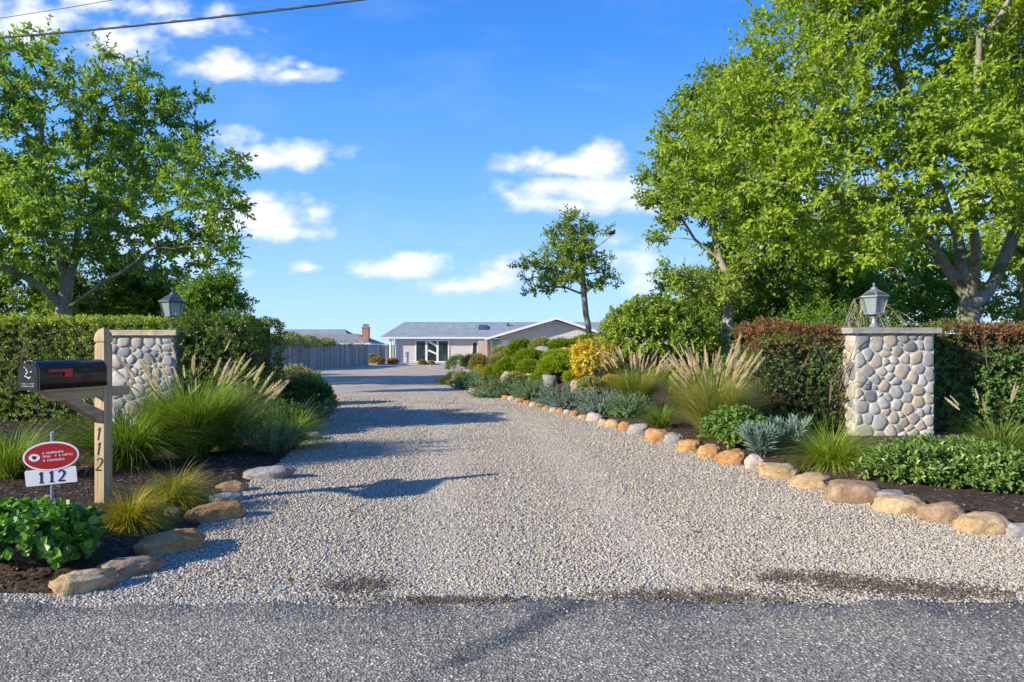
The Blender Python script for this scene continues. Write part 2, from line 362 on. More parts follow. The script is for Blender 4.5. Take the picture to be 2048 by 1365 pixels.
# ground
def gravel_mat():
    m, nt, out = mat('gravel'); k = NT(nt); t = k.n('ShaderNodeTexCoord'); P = t.outputs['Object']
    vo = k.n('ShaderNodeTexVoronoi', feature='F1'); vo.inputs['Scale'].default_value = 46; k.l(P, vo.inputs['Vector'])
    ve = k.n('ShaderNodeTexVoronoi', feature='DISTANCE_TO_EDGE'); ve.inputs['Scale'].default_value = 46; k.l(P, ve.inputs['Vector'])
    sp = k.n('ShaderNodeSeparateColor'); k.l(vo.outputs['Color'], sp.inputs[0])
    c = k.ramp(sp.outputs[0], [(0, (.17, .155, .14)), (.25, (.34, .32, .285)), (.5, (.47, .44, .40)), (.72, (.60, .57, .52)), (  .84, (.50, .39, .27)), (.92, (.74, .71, .66)), (1, (.28, .27, .27))])
    edge = k.ramp(ve.outputs['Distance'], [(0, (.45, .42, .38)), (.16, (1, 1, 1))])
    c = k.mul(c, edge); c = k.mul(c, (1.65, 1.50, 1.25))
    big = k.noise(P, .55, 4, .6)
    c = k.mul(c, k.ramp(big, [(.32, (.82, .80, .76)), (.5, (1, .99, .97)), (.7, (1.06, 1.05, 1.04))]))
    # soil washed in along the seam with the road
    sx = k.n('ShaderNodeSeparateXYZ'); k.l(P, sx.inputs[0])
    mr = k.n('ShaderNodeMapRange'); mr.inputs['From Min'].default_value = 4.22; mr.inputs['From Max'].default_value = 3.8
    k.l(sx.outputs[1], mr.inputs['Value'])
    nn = k.noise(P, 2.1, 5, .65)
    mm = k.n('ShaderNodeMath', operation='MULTIPLY'); k.l(mr.outputs[0], mm.inputs[0]); k.l(nn, mm.inputs[1])
    msk = k.ramp(mm.outputs[0], [(.30, (0, 0, 0)), (.52, (.8, .8, .8))])
    c = k.mul(c, (.10, .075, .045), 'MIX', msk)
    k.bsdf(out, c, 1.0, k.bump(ve.outputs['Distance'], 1, .012), spec=.03); return m
def asphalt_mat():
    m, nt, out = mat('asphalt'); k = NT(nt); t = k.n('ShaderNodeTexCoord'); P = t.outputs['Object']
    vo = k.n('ShaderNodeTexVoronoi', feature='F1'); vo.inputs['Scale'].default_value = 88; k.l(P, vo.inputs['Vector'])
    sp = k.n('ShaderNodeSeparateColor'); k.l(vo.outputs['Color'], sp.inputs[0])
    c = k.ramp(sp.outputs[1], [(0, (.08, .082, .085)), (.3, (.14, .14, .142)), (.62, (.19, .19, .19)), (.82, (.24, .235, .228)), (.95, (.34, .335, .32)), (1, (.55, .53, .50))])
    dd = k.ramp(vo.outputs['Distance'], [(.25, (1, 1, 1)), (.75, (.58, .58, .58))])
    c = k.mul(c, dd)
    c = k.mul(c, k.ramp(k.noise(P, .9, 5, .65), [(.33, (.74, .75, .78)), (.52, (1, 1, 1)), (.7, (1.12, 1.11, 1.08))]))
    # long soft shadow streak painted into the colour, running off to the lower left
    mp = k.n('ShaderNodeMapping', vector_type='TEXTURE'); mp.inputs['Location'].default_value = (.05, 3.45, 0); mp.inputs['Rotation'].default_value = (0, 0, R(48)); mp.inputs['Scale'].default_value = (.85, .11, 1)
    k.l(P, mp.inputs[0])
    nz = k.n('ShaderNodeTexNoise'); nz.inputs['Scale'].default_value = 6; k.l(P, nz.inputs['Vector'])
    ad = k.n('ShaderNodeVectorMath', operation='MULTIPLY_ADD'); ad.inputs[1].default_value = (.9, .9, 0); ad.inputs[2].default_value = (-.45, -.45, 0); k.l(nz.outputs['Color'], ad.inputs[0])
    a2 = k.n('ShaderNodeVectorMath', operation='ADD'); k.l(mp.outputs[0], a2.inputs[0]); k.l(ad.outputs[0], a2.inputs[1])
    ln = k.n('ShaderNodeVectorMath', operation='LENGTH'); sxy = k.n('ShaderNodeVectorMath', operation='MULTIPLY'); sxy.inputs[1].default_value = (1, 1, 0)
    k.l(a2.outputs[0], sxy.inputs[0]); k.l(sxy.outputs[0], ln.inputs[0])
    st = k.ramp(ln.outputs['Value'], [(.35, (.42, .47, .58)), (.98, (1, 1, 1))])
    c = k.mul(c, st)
    c = k.mul(c, (2.25, 1.98, 1.52)); k.bsdf(out, c, .75, k.bump(vo.outputs['Distance'], .9, .006), spec=.08); return m
def mulch_mat():
    m, nt, out = mat('mulch_soil'); k = NT(nt); t = k.n('ShaderNodeTexCoord'); P = t.outputs['Object']
    n = k.noise(P, 14, 8, .75); n2 = k.noise(P, 1.2, 4)
    c = k.ramp(n, [(.3, (.035, .024, .017)), (.5, (.085, .058, .040)), (.68, (.17, .12, .085))])
    g = k.n('ShaderNodeAttribute', attribute_name='tint')
    gc = k.ramp(k.noise(P, 3, 6, .7), [(.3, (.035, .07, .016)), (.6, (.08, .13, .03))])
    c = k.mul(c, gc, 'MIX', g.outputs['Fac'])
    k.bsdf(out, c, .95, k.bump(n, 1, .03), spec=.1); return m
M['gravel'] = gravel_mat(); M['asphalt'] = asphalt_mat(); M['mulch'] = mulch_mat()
def tint_mat(name, cols, rough=.8, nscale=30, amt=.35, bump=.3, bd=.004, spec=.3, interp='LINEAR'):
    m, nt, out = mat(name); k = NT(nt); t = k.n('ShaderNodeTexCoord')
    a = k.n('ShaderNodeAttribute', attribute_name='tint')
    c = k.ramp(a.outputs['Fac'], [(i / (len(cols) - 1), cc) for i, cc in enumerate(cols)], interp)
    n = k.noise(t.outputs['Object'], nscale, 6, .65)
    c = k.mul(c, k.ramp(n, [(.3, (1 - amt,) * 3), (.7, (1 + amt * .5,) * 3)]))
    k.bsdf(out, c, rough, k.bump(n, bump, bd), spec=spec); return m
M['pebble'] = tint_mat('pebble', [(.28, .252, .208), (.42, .382, .315), (.50, .456, .38), (.57, .522, .437), (.54, .44, .31), (.65, .602, .51), (.43, .33, .22), (.38, .352, .31)], .9, 60, .2, spec=.08)
M['chips'] = tint_mat('bark_chip', [(.035, .024, .018), (.08, .055, .038), (.15, .11, .078), (.27, .21, .155)], .9, 60, .3)
M['cobble'] = tint_mat('cobble', [(.20, .20, .20), (.30, .30, .295), (.42, .41, .39), (.50, .42, .32), (.37, .31, .245), (.57, .54, .49), (.52, .41, .29), (.33, .31, .29), (.46, .445, .42)], .6, 14, .28, .25, .004)
M['mortar'] = noisy_mat('mortar', [(.48, .46, .42), (.62, .60, .55)], 18, .9, .6, .006)
M['capstone'] = noisy_mat('capstone_slate', [(.22, .21, .18), (.34, .32, .27), (.42, .39, .32)], 6, .75, .5, .008)
M['captan'] = noisy_mat('capstone_tan', [(.36, .28, .18), (.52, .42, .28), (.60, .50, .36)], 6, .75, .5, .008)

# ------------------------------------------------------------------ the setting
def grid(name, xs, ys, zf, m, tintf=None):
    X, Y = np.meshgrid(xs, ys); Z = zf(X, Y); nx = len(xs); ny = len(ys)
    v = np.stack([X, Y, Z], -1).reshape(-1, 3)
    i = (np.arange(ny - 1)[:, None] * nx + np.arange(nx - 1)[None]).ravel()
    f = np.stack([i, i + 1, i + nx + 1, i + nx], -1)
    t = .5 if tintf is None else tintf((X[:-1, :-1] + X[1:, 1:]) / 2, (Y[:-1, :-1] + Y[1:, 1:]) / 2).ravel()
    B = MB(); B.add(v, f, t); return B.build(name, m, smooth=True)
xs = np.concatenate([[-4000, -1200, -400, -150, -80, -50, -35, -25], np.arange(-20, 18.01, .25), [22, 28, 40, 60, 100, 250, 900, 4000]])
ys = np.concatenate([[-4000, -900, -200, -60, -20, -8, -4, 0], np.arange(3.0, 36, .25), np.arange(36, 75, 2), [80, 100, 150, 300, 1000, 5000]])
def gz(X, Y):
    z = H(X, Y)
    inside = (X < XR(Y) + .0) & (X > XL(Y) - .0) & (Y > 3.5) & (Y < 63)
    z = np.where(inside, base(Y) - .06, z); return np.where(Y <= 4.05, -.08, z)
def gt(X, Y):
    return np.clip(ss(34, 37, Y) + ss(11, 14, X) + ss(13, 16, -X), 0, 1)
tag(grid('ground', xs, ys, gz, M['mulch'], gt), kind='structure')
# gravel drive: rows from left to right edge
ysd = np.concatenate([[3.55, 3.7, 3.80, 3.9, 3.945], np.arange(3.96, 8, .12), np.arange(8, 63.1, .5)])
B = MB(); cols = 24; rows = []
for y in ysd:
    l = -16.0 if y < 3.95 else float(XL(y)) - .05; r = min(16., float(XR(max(y, 3.6))) + .05)
    x = np.linspace(l, r, cols); rows.append(np.stack([x, np.full(cols, y), np.full(cols, base(y) + (.006 if y > 3.9 else .006 + (3.9 - y) * -.02))], -1))
V = np.concatenate(rows); n = len(ysd)
i = (np.arange(n - 1)[:, None] * cols + np.arange(cols - 1)[None]).ravel()
B.add(V, np.stack([i, i + 1, i + cols + 1, i + cols], -1))
tag(B.build('gravel_driveway', M['gravel'], smooth=True), kind='structure')
# asphalt road with a ragged far edge
def redge(x): return 3.80 + .05 * np.sin(x * 1.1 + .5) + .035 * np.sin(x * 3.3) + .02 * np.sin(x * 9.1 + 1) + .012 * np.sin(x * 23.) + .004 * (x - 1) ** 2 * (np.abs(x) < 8)
B = MB(); xr = np.concatenate([[-300, -100, -40, -15], np.arange(-8, 8.01, .04), [15, 40, 100, 300]])
yr = [-5.5, 0, 2, 3, 3.5, 1]; rr = []
for j, y in enumerate(yr):
    Y = np.full(len(xr), float(y)) if j < 5 else redge(np.clip(xr, -8, 8))
    rr.append(np.stack([xr, Y, np.full(len(xr), .012)], -1))
rr.append(rr[-1] + np.array([0, .03, -.03])); cols = len(xr); n = len(rr)
i = (np.arange(n - 1)[:, None] * cols + np.arange(cols - 1)[None]).ravel()
B.add(np.concatenate(rr), np.stack([i, i + 1, i + cols + 1, i + cols], -1))
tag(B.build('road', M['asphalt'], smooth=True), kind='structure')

# loose pebbles (stuff)
def pebbles(name, P, size, tint, m, flat=.6, label=None):
    n = len(P); base8 = np.array([(1, 0, 0), (0, 1, 0), (-1, 0, 0), (0, -1, 0), (0, 0, 1), (0, 0, -1)], float)
    tri = np.array([(0, 1, 4), (1, 2, 4), (2, 3, 4), (3, 0, 4), (1, 0, 5), (2, 1, 5), (3, 2, 5), (0, 3, 5)])
    v = base8[None] * (1 + RNG.normal(size=(n, 6, 1)) * .18) + RNG.normal(size=(n, 6, 3)) * .12
    sc = np.stack([np.ones(n), .6 + .35 * RNG.random(n), flat * (.6 + .6 * RNG.random(n))], -1) * size[:, None]
    v = v * sc[:, None]
    a = RNG.random(n) * 6.28; ti = RNG.normal(size=n) * .35
    c, s_ = np.cos(ti)[:, None], np.sin(ti)[:, None]
    v = np.stack([v[..., 0] * c - v[..., 2] * s_, v[..., 1], v[..., 0] * s_ + v[..., 2] * c], -1)
    c, s_ = np.cos(a)[:, None], np.sin(a)[:, None]
    v = np.stack([v[..., 0] * c - v[..., 1] * s_, v[..., 0] * s_ + v[..., 1] * c, v[..., 2]], -1) + P[:, None]
    f = (np.arange(n)[:, None, None] * 6 + tri[None]).reshape(-1, 3)
    B = MB(); B.add(v.reshape(-1, 3), f, np.repeat(tint, 8)); o = B.build(name, m, smooth=True)
    return tag(o, label, None, None, 'stuff')
def soil(x, d):
    m = np.zeros(len(x)); q = np.stack([x, d, x * 0], -1); j = fnoise(q, 9, 2) * .9 + fnoise(q, 24, 3) * .7
    for cx_, cy_, a_, b_ in ((2.30, 4.04, .48, .13), (1.0, 3.88, .45, .10), (-.93, 4.08, .16, .10), (1.8, 4.22, .25, .09), (-.3, 3.83, .5, .05)):
        e2 = ((x - cx_) / a_) ** 2 + ((d - cy_ + (x - cx_) * (.16 if cx_ > 2 else 0)) / b_) ** 2
        m = np.maximum(m, np.exp(-e2 * .8) * j)
    return RNG.random(len(x)) < m * .95
n = 340000
d = 3.72 * (19.0 / 3.72) ** (RNG.random(n) ** 1.25)
u_ = RNG.uniform(-.80, .82, n); x = u_ * d
ok = (x > XL(np.maximum(d, 3.96)) - .06) & (x < XR(d) + .06) | (d < 3.95)
ok &= (d > redge(x) - .01)
ok &= ~((RNG.random(n) < .8) & soil(x, d))
x = x[ok]; d = d[ok]
sz = np.clip(.0086 * np.exp(RNG.normal(size=len(x)) * .28), .005, .019) * (.8 + .05 * d)
P = np.stack([x, d, base(d) + .008 + sz * .25], -1)
tn = RNG.random(len(x)) ** .9
trk = np.exp(-((x - .15 - (x * 0 + np.interp(d, [4, 12, 20], [.9, .2, -1.6]))) / .28) ** 2) + np.exp(-((x + 1.35 - np.interp(d, [4, 12, 20], [.9, .2, -1.6])) / .28) ** 2)
lf = fnoise(P * np.array([1, .45, 1]), 1.3, 9) - .5
tn = np.clip(tn * (1 - .25 * np.clip(trk, 0, 1)) + lf * .35 + .06 * trk, 0, 1)
sz *= 1 - .3 * np.clip(trk, 0, 1) * RNG.random(len(x)); P[:, 2] -= .004 * np.clip(trk, 0, 1)
tag(pebbles('loose_gravel', P, sz, tn, M['pebble']), 'pale mixed gravel spread over the driveway', 'gravel')
n = 52000; x = RNG.uniform(-1.3, 3.2, n); d = RNG.uniform(3.75, 4.4, n); q_ = soil(x, d) & (d > redge(x) - .03); x = x[q_]; d = d[q_]; n = len(x)
tag(pebbles('washed_soil', np.stack([x, d, np.full(n, .018)], -1), RNG.uniform(.003, .009, n), .25 + .75 * RNG.random(n), M['chips']), 'dark brown soil crumbs washed onto the gravel at the asphalt edge', 'soil')
# stones strayed onto asphalt
n = 900; x = RNG.uniform(-3.5, 4, n); d = redge(x) - np.abs(RNG.normal(size=n)) * .16
P = np.stack([x, d, np.full(n, .017)], -1)
tag(pebbles('stray_gravel', P, RNG.uniform(.003, .009, n), RNG.random(n), M['pebble']), 'small loose stones strayed onto the asphalt edge', 'gravel')
# mulch chips on the near beds
def chips(name, X, Y, lab):
    z = H(X, Y); n = len(X)
    P = np.stack([X, Y, z + .008], -1); A = nrm(np.stack([RNG.normal(size=n), RNG.normal(size=n), RNG.normal(size=n) * .3], -1))
    N = np.stack([RNG.normal(size=n) * .4, RNG.normal(size=n) * .4, np.ones(n)], -1)
    B = MB(); leaves(B, P, A, N, RNG.uniform(.02, .07, n), RNG.uniform(.008, .022, n), RNG.random(n) ** 1.3, fold=.1)
    tag(B.build(name, M['chips']), lab, 'mulch', None, 'stuff')
n = 42000; Y = RNG.uniform(4.0, 13, n); X = -RNG.uniform(2.3, 9.5, n); k_ = X < XL(Y) - .03
chips('bark_mulch', X[k_], Y[k_], 'dark bark mulch covering the planting bed left of the drive')
n = 60000; Y = RNG.uniform(4.6, 27, n); X = RNG.uniform(-3, 9.5, n); k_ = (X > XR(Y) + .03)
chips('bark_mulch', X[k_], Y[k_], 'dark bark mulch covering the planting bed right of the drive')

# ------------------------------------------------------------------ rocks
def rock_mat(name, cs):
    m, nt, out = mat(name); k = NT(nt); t = k.n('ShaderNodeTexCoord'); oi = k.n('ShaderNodeObjectInfo')
    ad = k.n('ShaderNodeVectorMath', operation='ADD'); k.l(t.outputs['Object'], ad.inputs[0]); k.l(oi.outputs['Location'], ad.inputs[1])
    P = ad.outputs[0]
    n = k.noise(P, 5, 7, .65); c = k.ramp(n, [(.3, cs[0]), (.5, cs[1]), (.7, cs[2])])
    wv = k.noise(P, 28, 6, .75); c = k.mul(c, k.ramp(wv, [(.3, (.72, .70, .68)), (.6, (1.05, 1.05, 1.05))]))
    vo = k.n('ShaderNodeTexVoronoi', feature='DISTANCE_TO_EDGE'); vo.inputs['Scale'].default_value = 5
    dm = k.n('ShaderNodeVectorMath', operation='MULTIPLY_ADD'); k.l(P, dm.inputs[0]); dm.inputs[1].default_value = (1, 1, 2.4)
    nz = k.n('ShaderNodeTexNoise'); nz.inputs['Scale'].default_value = 7; k.l(P, nz.inputs['Vector']); k.l(nz.outputs['Color'], dm.inputs[2]); k.l(dm.outputs[0], vo.inputs['Vector'])
    crack = k.ramp(vo.outputs['Distance'], [(0, (.62, .55, .48)), (.035, (1, 1, 1))]); c = k.mul(c, crack)
    k.bsdf(out, c, .8, k.bump(wv, .9, .018), spec=.15); return m
RM = {'orange': rock_mat('rock_orange', [(.36, .17, .06), (.52, .28, .11), (.64, .41, .20)]),
      'tan': rock_mat('rock_tan', [(.36, .24, .12), (.54, .38, .20), (.66, .51, .31)]),
      'brown': rock_mat('rock_brown', [(.27, .17, .10), (.42, .28, .17), (.52, .40, .28)]),
      'grey': rock_mat('rock_grey', [(.22, .20, .19), (.36, .33, .31), (.50, .47, .44)]),
      'pink': rock_mat('rock_pink', [(.50, .36, .31), (.60, .47, .42), (.70, .58, .52)]),
      'pale': rock_mat('rock_pale', [(.38, .31, .21), (.54, .45, .32), (.66, .58, .44)])}
def ico(sub):
    bm = bmesh.new(); bmesh.ops.create_icosphere(bm, subdivisions=sub, radius=1)
    v = np.array([q.co[:] for q in bm.verts]); f = np.array([[w.index for w in p.verts] for p in bm.faces]); bm.free(); return v, f
ICO4 = ico(4); ICO3 = ico(3)
def rock(x, y, z, w, dp, h, color, label, rz=0, seed=0, name='edging_stone', cat='stone', group=None, sink=.32, big=False, rough=1.6):
    v, f = (ICO4 if big else ICO3); v = v.copy()
    v = np.sign(v) * np.abs(v) ** .72
    v *= (1 + .0 * v)
    s = seed * 3.7
    amp = np.array([.20 * mnoise.noise(Vector((p[0] * 1.1 + s, p[1] * 1.1, p[2] * 1.3))) + .09 * rough * mnoise.noise(Vector((p[0] * 3 + s, p[1] * 3, p[2] * 3.5))) + .035 * rough * mnoise.noise(Vector((p[0] * 8, p[1] * 8 + s, p[2] * 8))) for p in v])
    v = v * (1 + amp[:, None])
    v = v * np.array([w / 2, dp / 2, h * (1 + sink) / 2]); v[:, 2] += h * (1 - sink) / 2
    B = MB(); B.add(v, f); o = B.build(name, RM[color], smooth=True)
    o.location = (x, y, z); o.rotation_euler = (RNG.normal() * .05, RNG.normal() * .05, rz)
    tag(o, label, cat, group); return o
ORD = ['first', 'second', 'third', 'fourth', 'fifth', 'sixth', 'seventh', 'eighth', 'ninth', 'tenth', 'eleventh', 'twelfth', 'thirteenth', 'fourteenth', 'fifteenth', 'sixteenth', 'seventeenth', 'eighteenth', 'nineteenth', 'twentieth']
# (px left, px right, py top, py base, colour, word)
RRK = [(2025, 2075, 1045, 1080, 'grey', 'grey edging stone cut by the right edge of the photo'),
 (1932, 2021, 1022, 1072, 'tan', 'large yellow tan edging stone, second from the right edge of the photo'),
 (1851, 1931, 1003, 1049, 'brown', 'cracked brown grey edging stone between two yellow tan ones at far right'),
 (1765, 1850, 988, 1031, 'tan', 'domed yellow tan edging stone in front of the leafy groundcover'),
 (1664, 1767, 960, 1009, 'brown', 'longest brownish pink edging stone, in front of groundcover and green sedge'),
 (1589, 1662, 945, 980, 'tan', 'flat bright yellow tan edging stone below the lime sedge'),
 (1524, 1591, 923, 959, 'tan', 'pale tan edging stone at lower left of the lime sedge'),
 (1492, 1527, 904, 940, 'pink', 'small upright pinkish grey edging stone beside the silver plant'),
 (1435, 1492, 896, 931, 'orange', 'angular orange tan edging stone just left of the silver plant'),
 (1399, 1443, 885, 919, 'orange', 'orange edging stone with grey top at the foot of the tall plume grass'),
 (1358, 1404, 873, 905, 'orange', 'blocky rusty orange edging stone below the tall plume grass'),
 (1330, 1365, 861, 893, 'grey', 'mottled tan grey edging stone between two orange ones'),
 (1291, 1341, 853, 886, 'orange', 'wide bright orange edging stone below the short green tuft'),
 (1258, 1297, 843, 871, 'grey', 'split grey edging stone between orange stones'),
 (1236, 1261, 840, 863, 'orange', 'orange edging stone touching the split grey one on its left'),
 (1210, 1239, 836, 857, 'tan', 'rounded tan edging stone, second to the right of the pink boulder'),
 (1196, 1214, 836, 853, 'tan', 'small tan edging stone touching the right side of the pink boulder'),
 (1172, 1203, 822, 844, 'pink', 'rounded pale pink edging boulder, only pink one of the border'),
 (1156, 1175, 827, 839, 'tan', 'small oval tan stone touching the left side of the pink boulder')]
FAR = [(1138, 1156, 819, 834, 'orange'), (1126, 1139, 817, 829, 'pale'), (1112, 1127, 814, 827, 'orange'), (1098, 1113, 812, 825, 'pale'), (1083, 1099, 808, 822, 'orange'), (1071, 1084, 805, 817, 'orange'),
 (1058, 1073, 802, 814, 'pale'), (1045, 1060, 799, 811, 'orange'), (1028, 1047, 794, 807, 'orange'), (1014, 1032, 790, 801, 'pale'), (1002, 1016, 789, 799, 'orange'),
 (992, 1003, 788, 796, 'pale'), (977, 992, 785, 795, 'pale'), (965, 979, 782, 791, 'grey'), (954, 967, 777, 788, 'orange'), (936, 955, 774, 784, 'pale'), (921, 937, 771, 779, 'tan'), (902, 917, 766, 775, 'pale'), (885, 901, 761, 770, 'pale')]
for i, (a, b, c) in enumerate([(r_[0], r_[4], r_) for r_ in RRK] + [(r_[0], r_[4], r_) for r_ in FAR]):
    l, rt, tp, bs, colr = c[:5]
    if i < len(RRK): lab = c[5]
    else:
        j = i - len(RRK); lab = '%s edging stone, %s to the left of the pink boulder along the mound border' % ({'orange': 'orange', 'pale': 'pale cream', 'grey': 'grey', 'tan': 'tan'}[colr], ORD[j + 1])
    dd = 1.45 * F / (bs - HY); x = ((l + rt) / 2 - 1024) / F * dd; w = (rt - l) / F * dd
    z = float(base(dd)); dp = w * (.72 if i < len(RRK) else .9)
    h = min(max((bs - tp) / F * dd * .78, .09), .30)
    y = dd + dp * .40
    slope = math.atan2(float(XR(dd + .3) - XR(dd - .3)), .6)
    rock(x + dp * .12, y, z, w * 1.10, dp, h, colr, lab, rz=-.25 - slope * .25, seed=i + 1, group='sandstone edging stones along the right side of the drive', big=i < 14)
rock(*gnd(1778, 998), .30, .22, .08, 'grey', 'low flat grey stone tucked behind the edging beside the groundcover', seed=71)
LRK = [(120, 222, 1133, 1191, 'tan', 'long tan wedge-shaped edging stone nearest the road on the left', .55),
 (203, 313, 1112, 1158, 'brown', 'narrow tan bar of stone running behind the front left wedge stone', .75),
 (284, 395, 1057, 1112, 'orange', 'rough orange brown boulder on the left border below the golden sedges', .6),
 (384, 478, 1000, 1046, 'orange', 'ochre boulder with grey streak beside the upper golden sedge', .6),
 (425, 486, 982, 1006, 'grey', 'thin grey slab leaning on the ochre boulder', .3),
 (442, 496, 959, 986, 'brown', 'small block of grey brown stone below the plume grass', .1),
 (497, 582, 928, 962, 'grey', 'broad flat grey stone at the foot of the left plume grass', .1)]
for i, (l, rt, tp, bs, colr, lab, rz) in enumerate(LRK):
    dd = 1.45 * F / (bs - HY); w = (rt - l) / F * dd
    rock(((l + rt) / 2 - 1024) / F * dd - .04, dd + w * .24, 0, w * 1.12, w * .58, (bs - tp) / F * dd * .72, colr, lab, rz=rz, seed=i + 40, big=True, group='rough stones edging the left bed', rough=1.7)
for i, (px, py, w, h, c, lab) in enumerate([(560, 800, .35, .22, 'tan', 'tan rock poking out under the left plume grass'), (585, 792, .4, .22, 'pale', 'pale rock between shrubs on the left border beyond the plume grass'),
        (625, 880, .28, .12, 'pale', 'small pale stone beside the lime grass tuft on the left border'),
        (345, 1030, .12, .06, 'brown', 'little brown stone lying in the gap before the ochre boulder')]):
    g = gnd(px, py); rock(*g, w, w * .7, h, c, lab, seed=60 + i)
for i, (px, py, w, h, c, lab) in enumerate([(1097, 775, .42, .34, 'grey', 'grey mauve boulder on the mound slope below the lime conifer'), (1084, 716, .58, .34, 'grey', 'round grey boulder on top of the mound'),
        (981, 706, .36, .28, 'pale', 'white rounded rock at the crest of the mound before the teal door'), (932, 722, .34, .26, 'pale', 'pale rock beside the dark shrub at the mound left end'),
        (978, 722, .3, .45, 'pale', 'upright cream stone at the mound crest'), (1210, 748, .9, .3, 'pink', 'flat pinkish rock under the yellow shrub'), (1000, 748, .5, .25, 'orange', 'orange brown rock low on the mound slope'), (1015, 765, .42, .3, 'pale', 'pale rock low on the slope left of the yellow green dome'),
        (1160, 782, .5, .26, 'brown', 'brown rock below the tall yellow shrub'), (948, 768, .36, .26, 'tan', 'tan rock just above the border near the mound tip'), (1062, 762, .34, .22, 'pale', 'small pale rock between the two dome conifers and the blue green mound'),
        (1130, 712, .4, .26, 'tan', 'tan rock among the conifers near the crest'), (960, 722, .36, .26, 'grey', 'grey rock beside the rust shrub at the crest')]):
    g = gnd(px, py); rock(*g, w, w * .75, h, c, lab, seed=80 + i, name='boulder', cat='rock')

# ------------------------------------------------------------------ plants
def blades(B, c, n, L, tilt, droop, wd, tint, rbase=.06, segs=6, Lj=.2, az=None, tilt_pow=.6):
    """arching ribbons; returns tips and end directions"""
    az = RNG.random(n) * 6.283 if az is None else az
    th = R(tilt) * RNG.random(n) ** tilt_pow + .03
    Ls = L * (1 + RNG.normal(size=n) * Lj * .6); Ls = np.clip(Ls, L * .35, L * 1.35)
    dr = R(droop) * (.5 + RNG.random(n) * .9)
    rb = rbase * np.sqrt(RNG.random(n)); h0 = np.stack([np.cos(az), np.sin(az), np.zeros(n)], -1)
    a2 = az + RNG.normal(size=n) * .5
    P = np.array(c)[None] + np.stack([np.cos(a2) * rb, np.sin(a2) * rb, np.zeros(n)], -1)
    wig = RNG.normal(size=(n, 1)) * .12
    side = np.stack([-np.sin(az), np.cos(az), np.zeros(n)], -1)
    vs = []
    for j in range(segs + 1):
        s = j / segs; w = wd * (1 - s ** 1.6) * (.55 + .45 * min(1, s * 4)) + .0006
        vs.append(P - side * w / 2); vs.append(P + side * w / 2 + np.array([0, 0, w * .25]))
        ang = th + dr * s ** 1.3
        dirv = h0 * np.sin(ang)[:, None] + np.array([0, 0, 1.]) * np.cos(ang)[:, None] + side * wig * s
        dirv = nrm(dirv)
        if j < segs: P = P + dirv * (Ls / segs)[:, None]
    v = np.stack(vs, 1)
    i = np.arange(n)[:, None, None] * (2 * segs + 2); j = (np.arange(segs) * 2)[None, :, None]
    f = (i + j + np.array([0, 1, 3, 2])[None, None]).reshape(-1, 4)
    tn = np.clip(np.broadcast_to(tint, (n,)) + RNG.normal(size=n) * .32, 0, 1)
    B.add(v.reshape(-1, 3), f, np.repeat(tn, segs))
    return P, dirv
def sedge(px, py, r, h, mkey, lab, name='sedge_tuft', n=900, cat='ornamental grass', tilt=78, droop=75, tint=.5, g=None, wd=.0065):
    g = g or gnd(px, py); root = empty(name, g); tag(root, lab, cat)
    B = MB(); L = math.hypot(r, h) * 1.05
    n = int(n * .75); blades(B, (0, 0, -.01), n, L, tilt, droop, wd, tint, rbase=r * .22)
    B.build('blades', M[mkey], root)
    B = MB(); blades(B, (0, 0, -.01), n // 10, L * .6, 70, 60, wd, .1, rbase=r * .22); B.build('dry_blades', M['straw'], root)
    return root
def plume_mesh(L=.2, r=.016, n=170):
    B = MB(); zz = np.linspace(0, L, 7); B.tube(np.stack([np.zeros(7), np.zeros(7), zz], -1), r * .28 * np.sin(np.linspace(.5, 3.0, 7)) + .001, 5, .3)
    t = RNG.random(n); a = RNG.random(n) * 6.28; rr = r * .3 * np.sin(.4 + 2.6 * t)
    q = np.stack([np.cos(a), np.sin(a), np.zeros(n)], -1)
    P = q * rr[:, None] + np.stack([np.zeros(n), np.zeros(n), t * L], -1)
    A = q * .55 + np.array([0, 0, 1.]); N = np.cross(A, rdir(n))
    leaves(B, P, A, N, r * 1.6 * (.7 + .6 * RNG.random(n)) * (1.1 - .5 * t), .0035, RNG.random(n), fold=0)
    o = B.build('plume', M['plume']); me = o.data; bpy.data.objects.remove(o); return me
PLUMES = [plume_mesh(.22 + .02 * i, .021, 240) for i in range(3)]
def fountain(px, py, r, h, lab, mkey='blade', n=1500, nplume=26, ps=1.0, tint=.45, g=None, ptilt=32, azr=None, stemL=1.12, name='fountain_grass', bt=44, bd=80):
    g = g or gnd(px, py); root = empty(name, g); tag(root, lab, 'ornamental grass')
    B = MB(); L = math.hypot(r, h) * 1.0
    n = int(n * .62); blades(B, (0, 0, -.01), n, L, bt, bd, .011, tint, rbase=r * .30, segs=8)
    blades(B, (0, 0, -.01), n // 5, L * .75, bt + 25, bd, .009, tint * .8, rbase=r * .30, segs=7)
    B.build('blades', M[mkey], root)
    B = MB(); blades(B, (0, 0, -.01), n // 7, L * .95, bt + 12, bd, .006, .75, rbase=r * .30, segs=7); B.build('dry_blades', M['straw'], root)
    B = MB(); az = None if azr is None else RNG.uniform(azr[0], azr[1], nplume)
    tips, dirs = blades(B, (0, 0, -.01), nplume, h * stemL, ptilt, 20, .004, .8, rbase=r * .35, segs=6, Lj=.2, az=az)
    B.build('flower_stems', M['straw'], root)
    for i in range(nplume):
        o = bpy.data.objects.new('plume', PLUMES[i % 3]); COL.objects.link(o); o.parent = root
        o.location = tips[i]; dv = Vector(dirs[i]); o.rotation_euler = dv.to_track_quat('Z', 'Y').to_euler()
        s = ps * random.uniform(.6, 1.2); o.scale = (s * random.uniform(.7, 1.15), s * random.uniform(.7, 1.15), s)
    return root
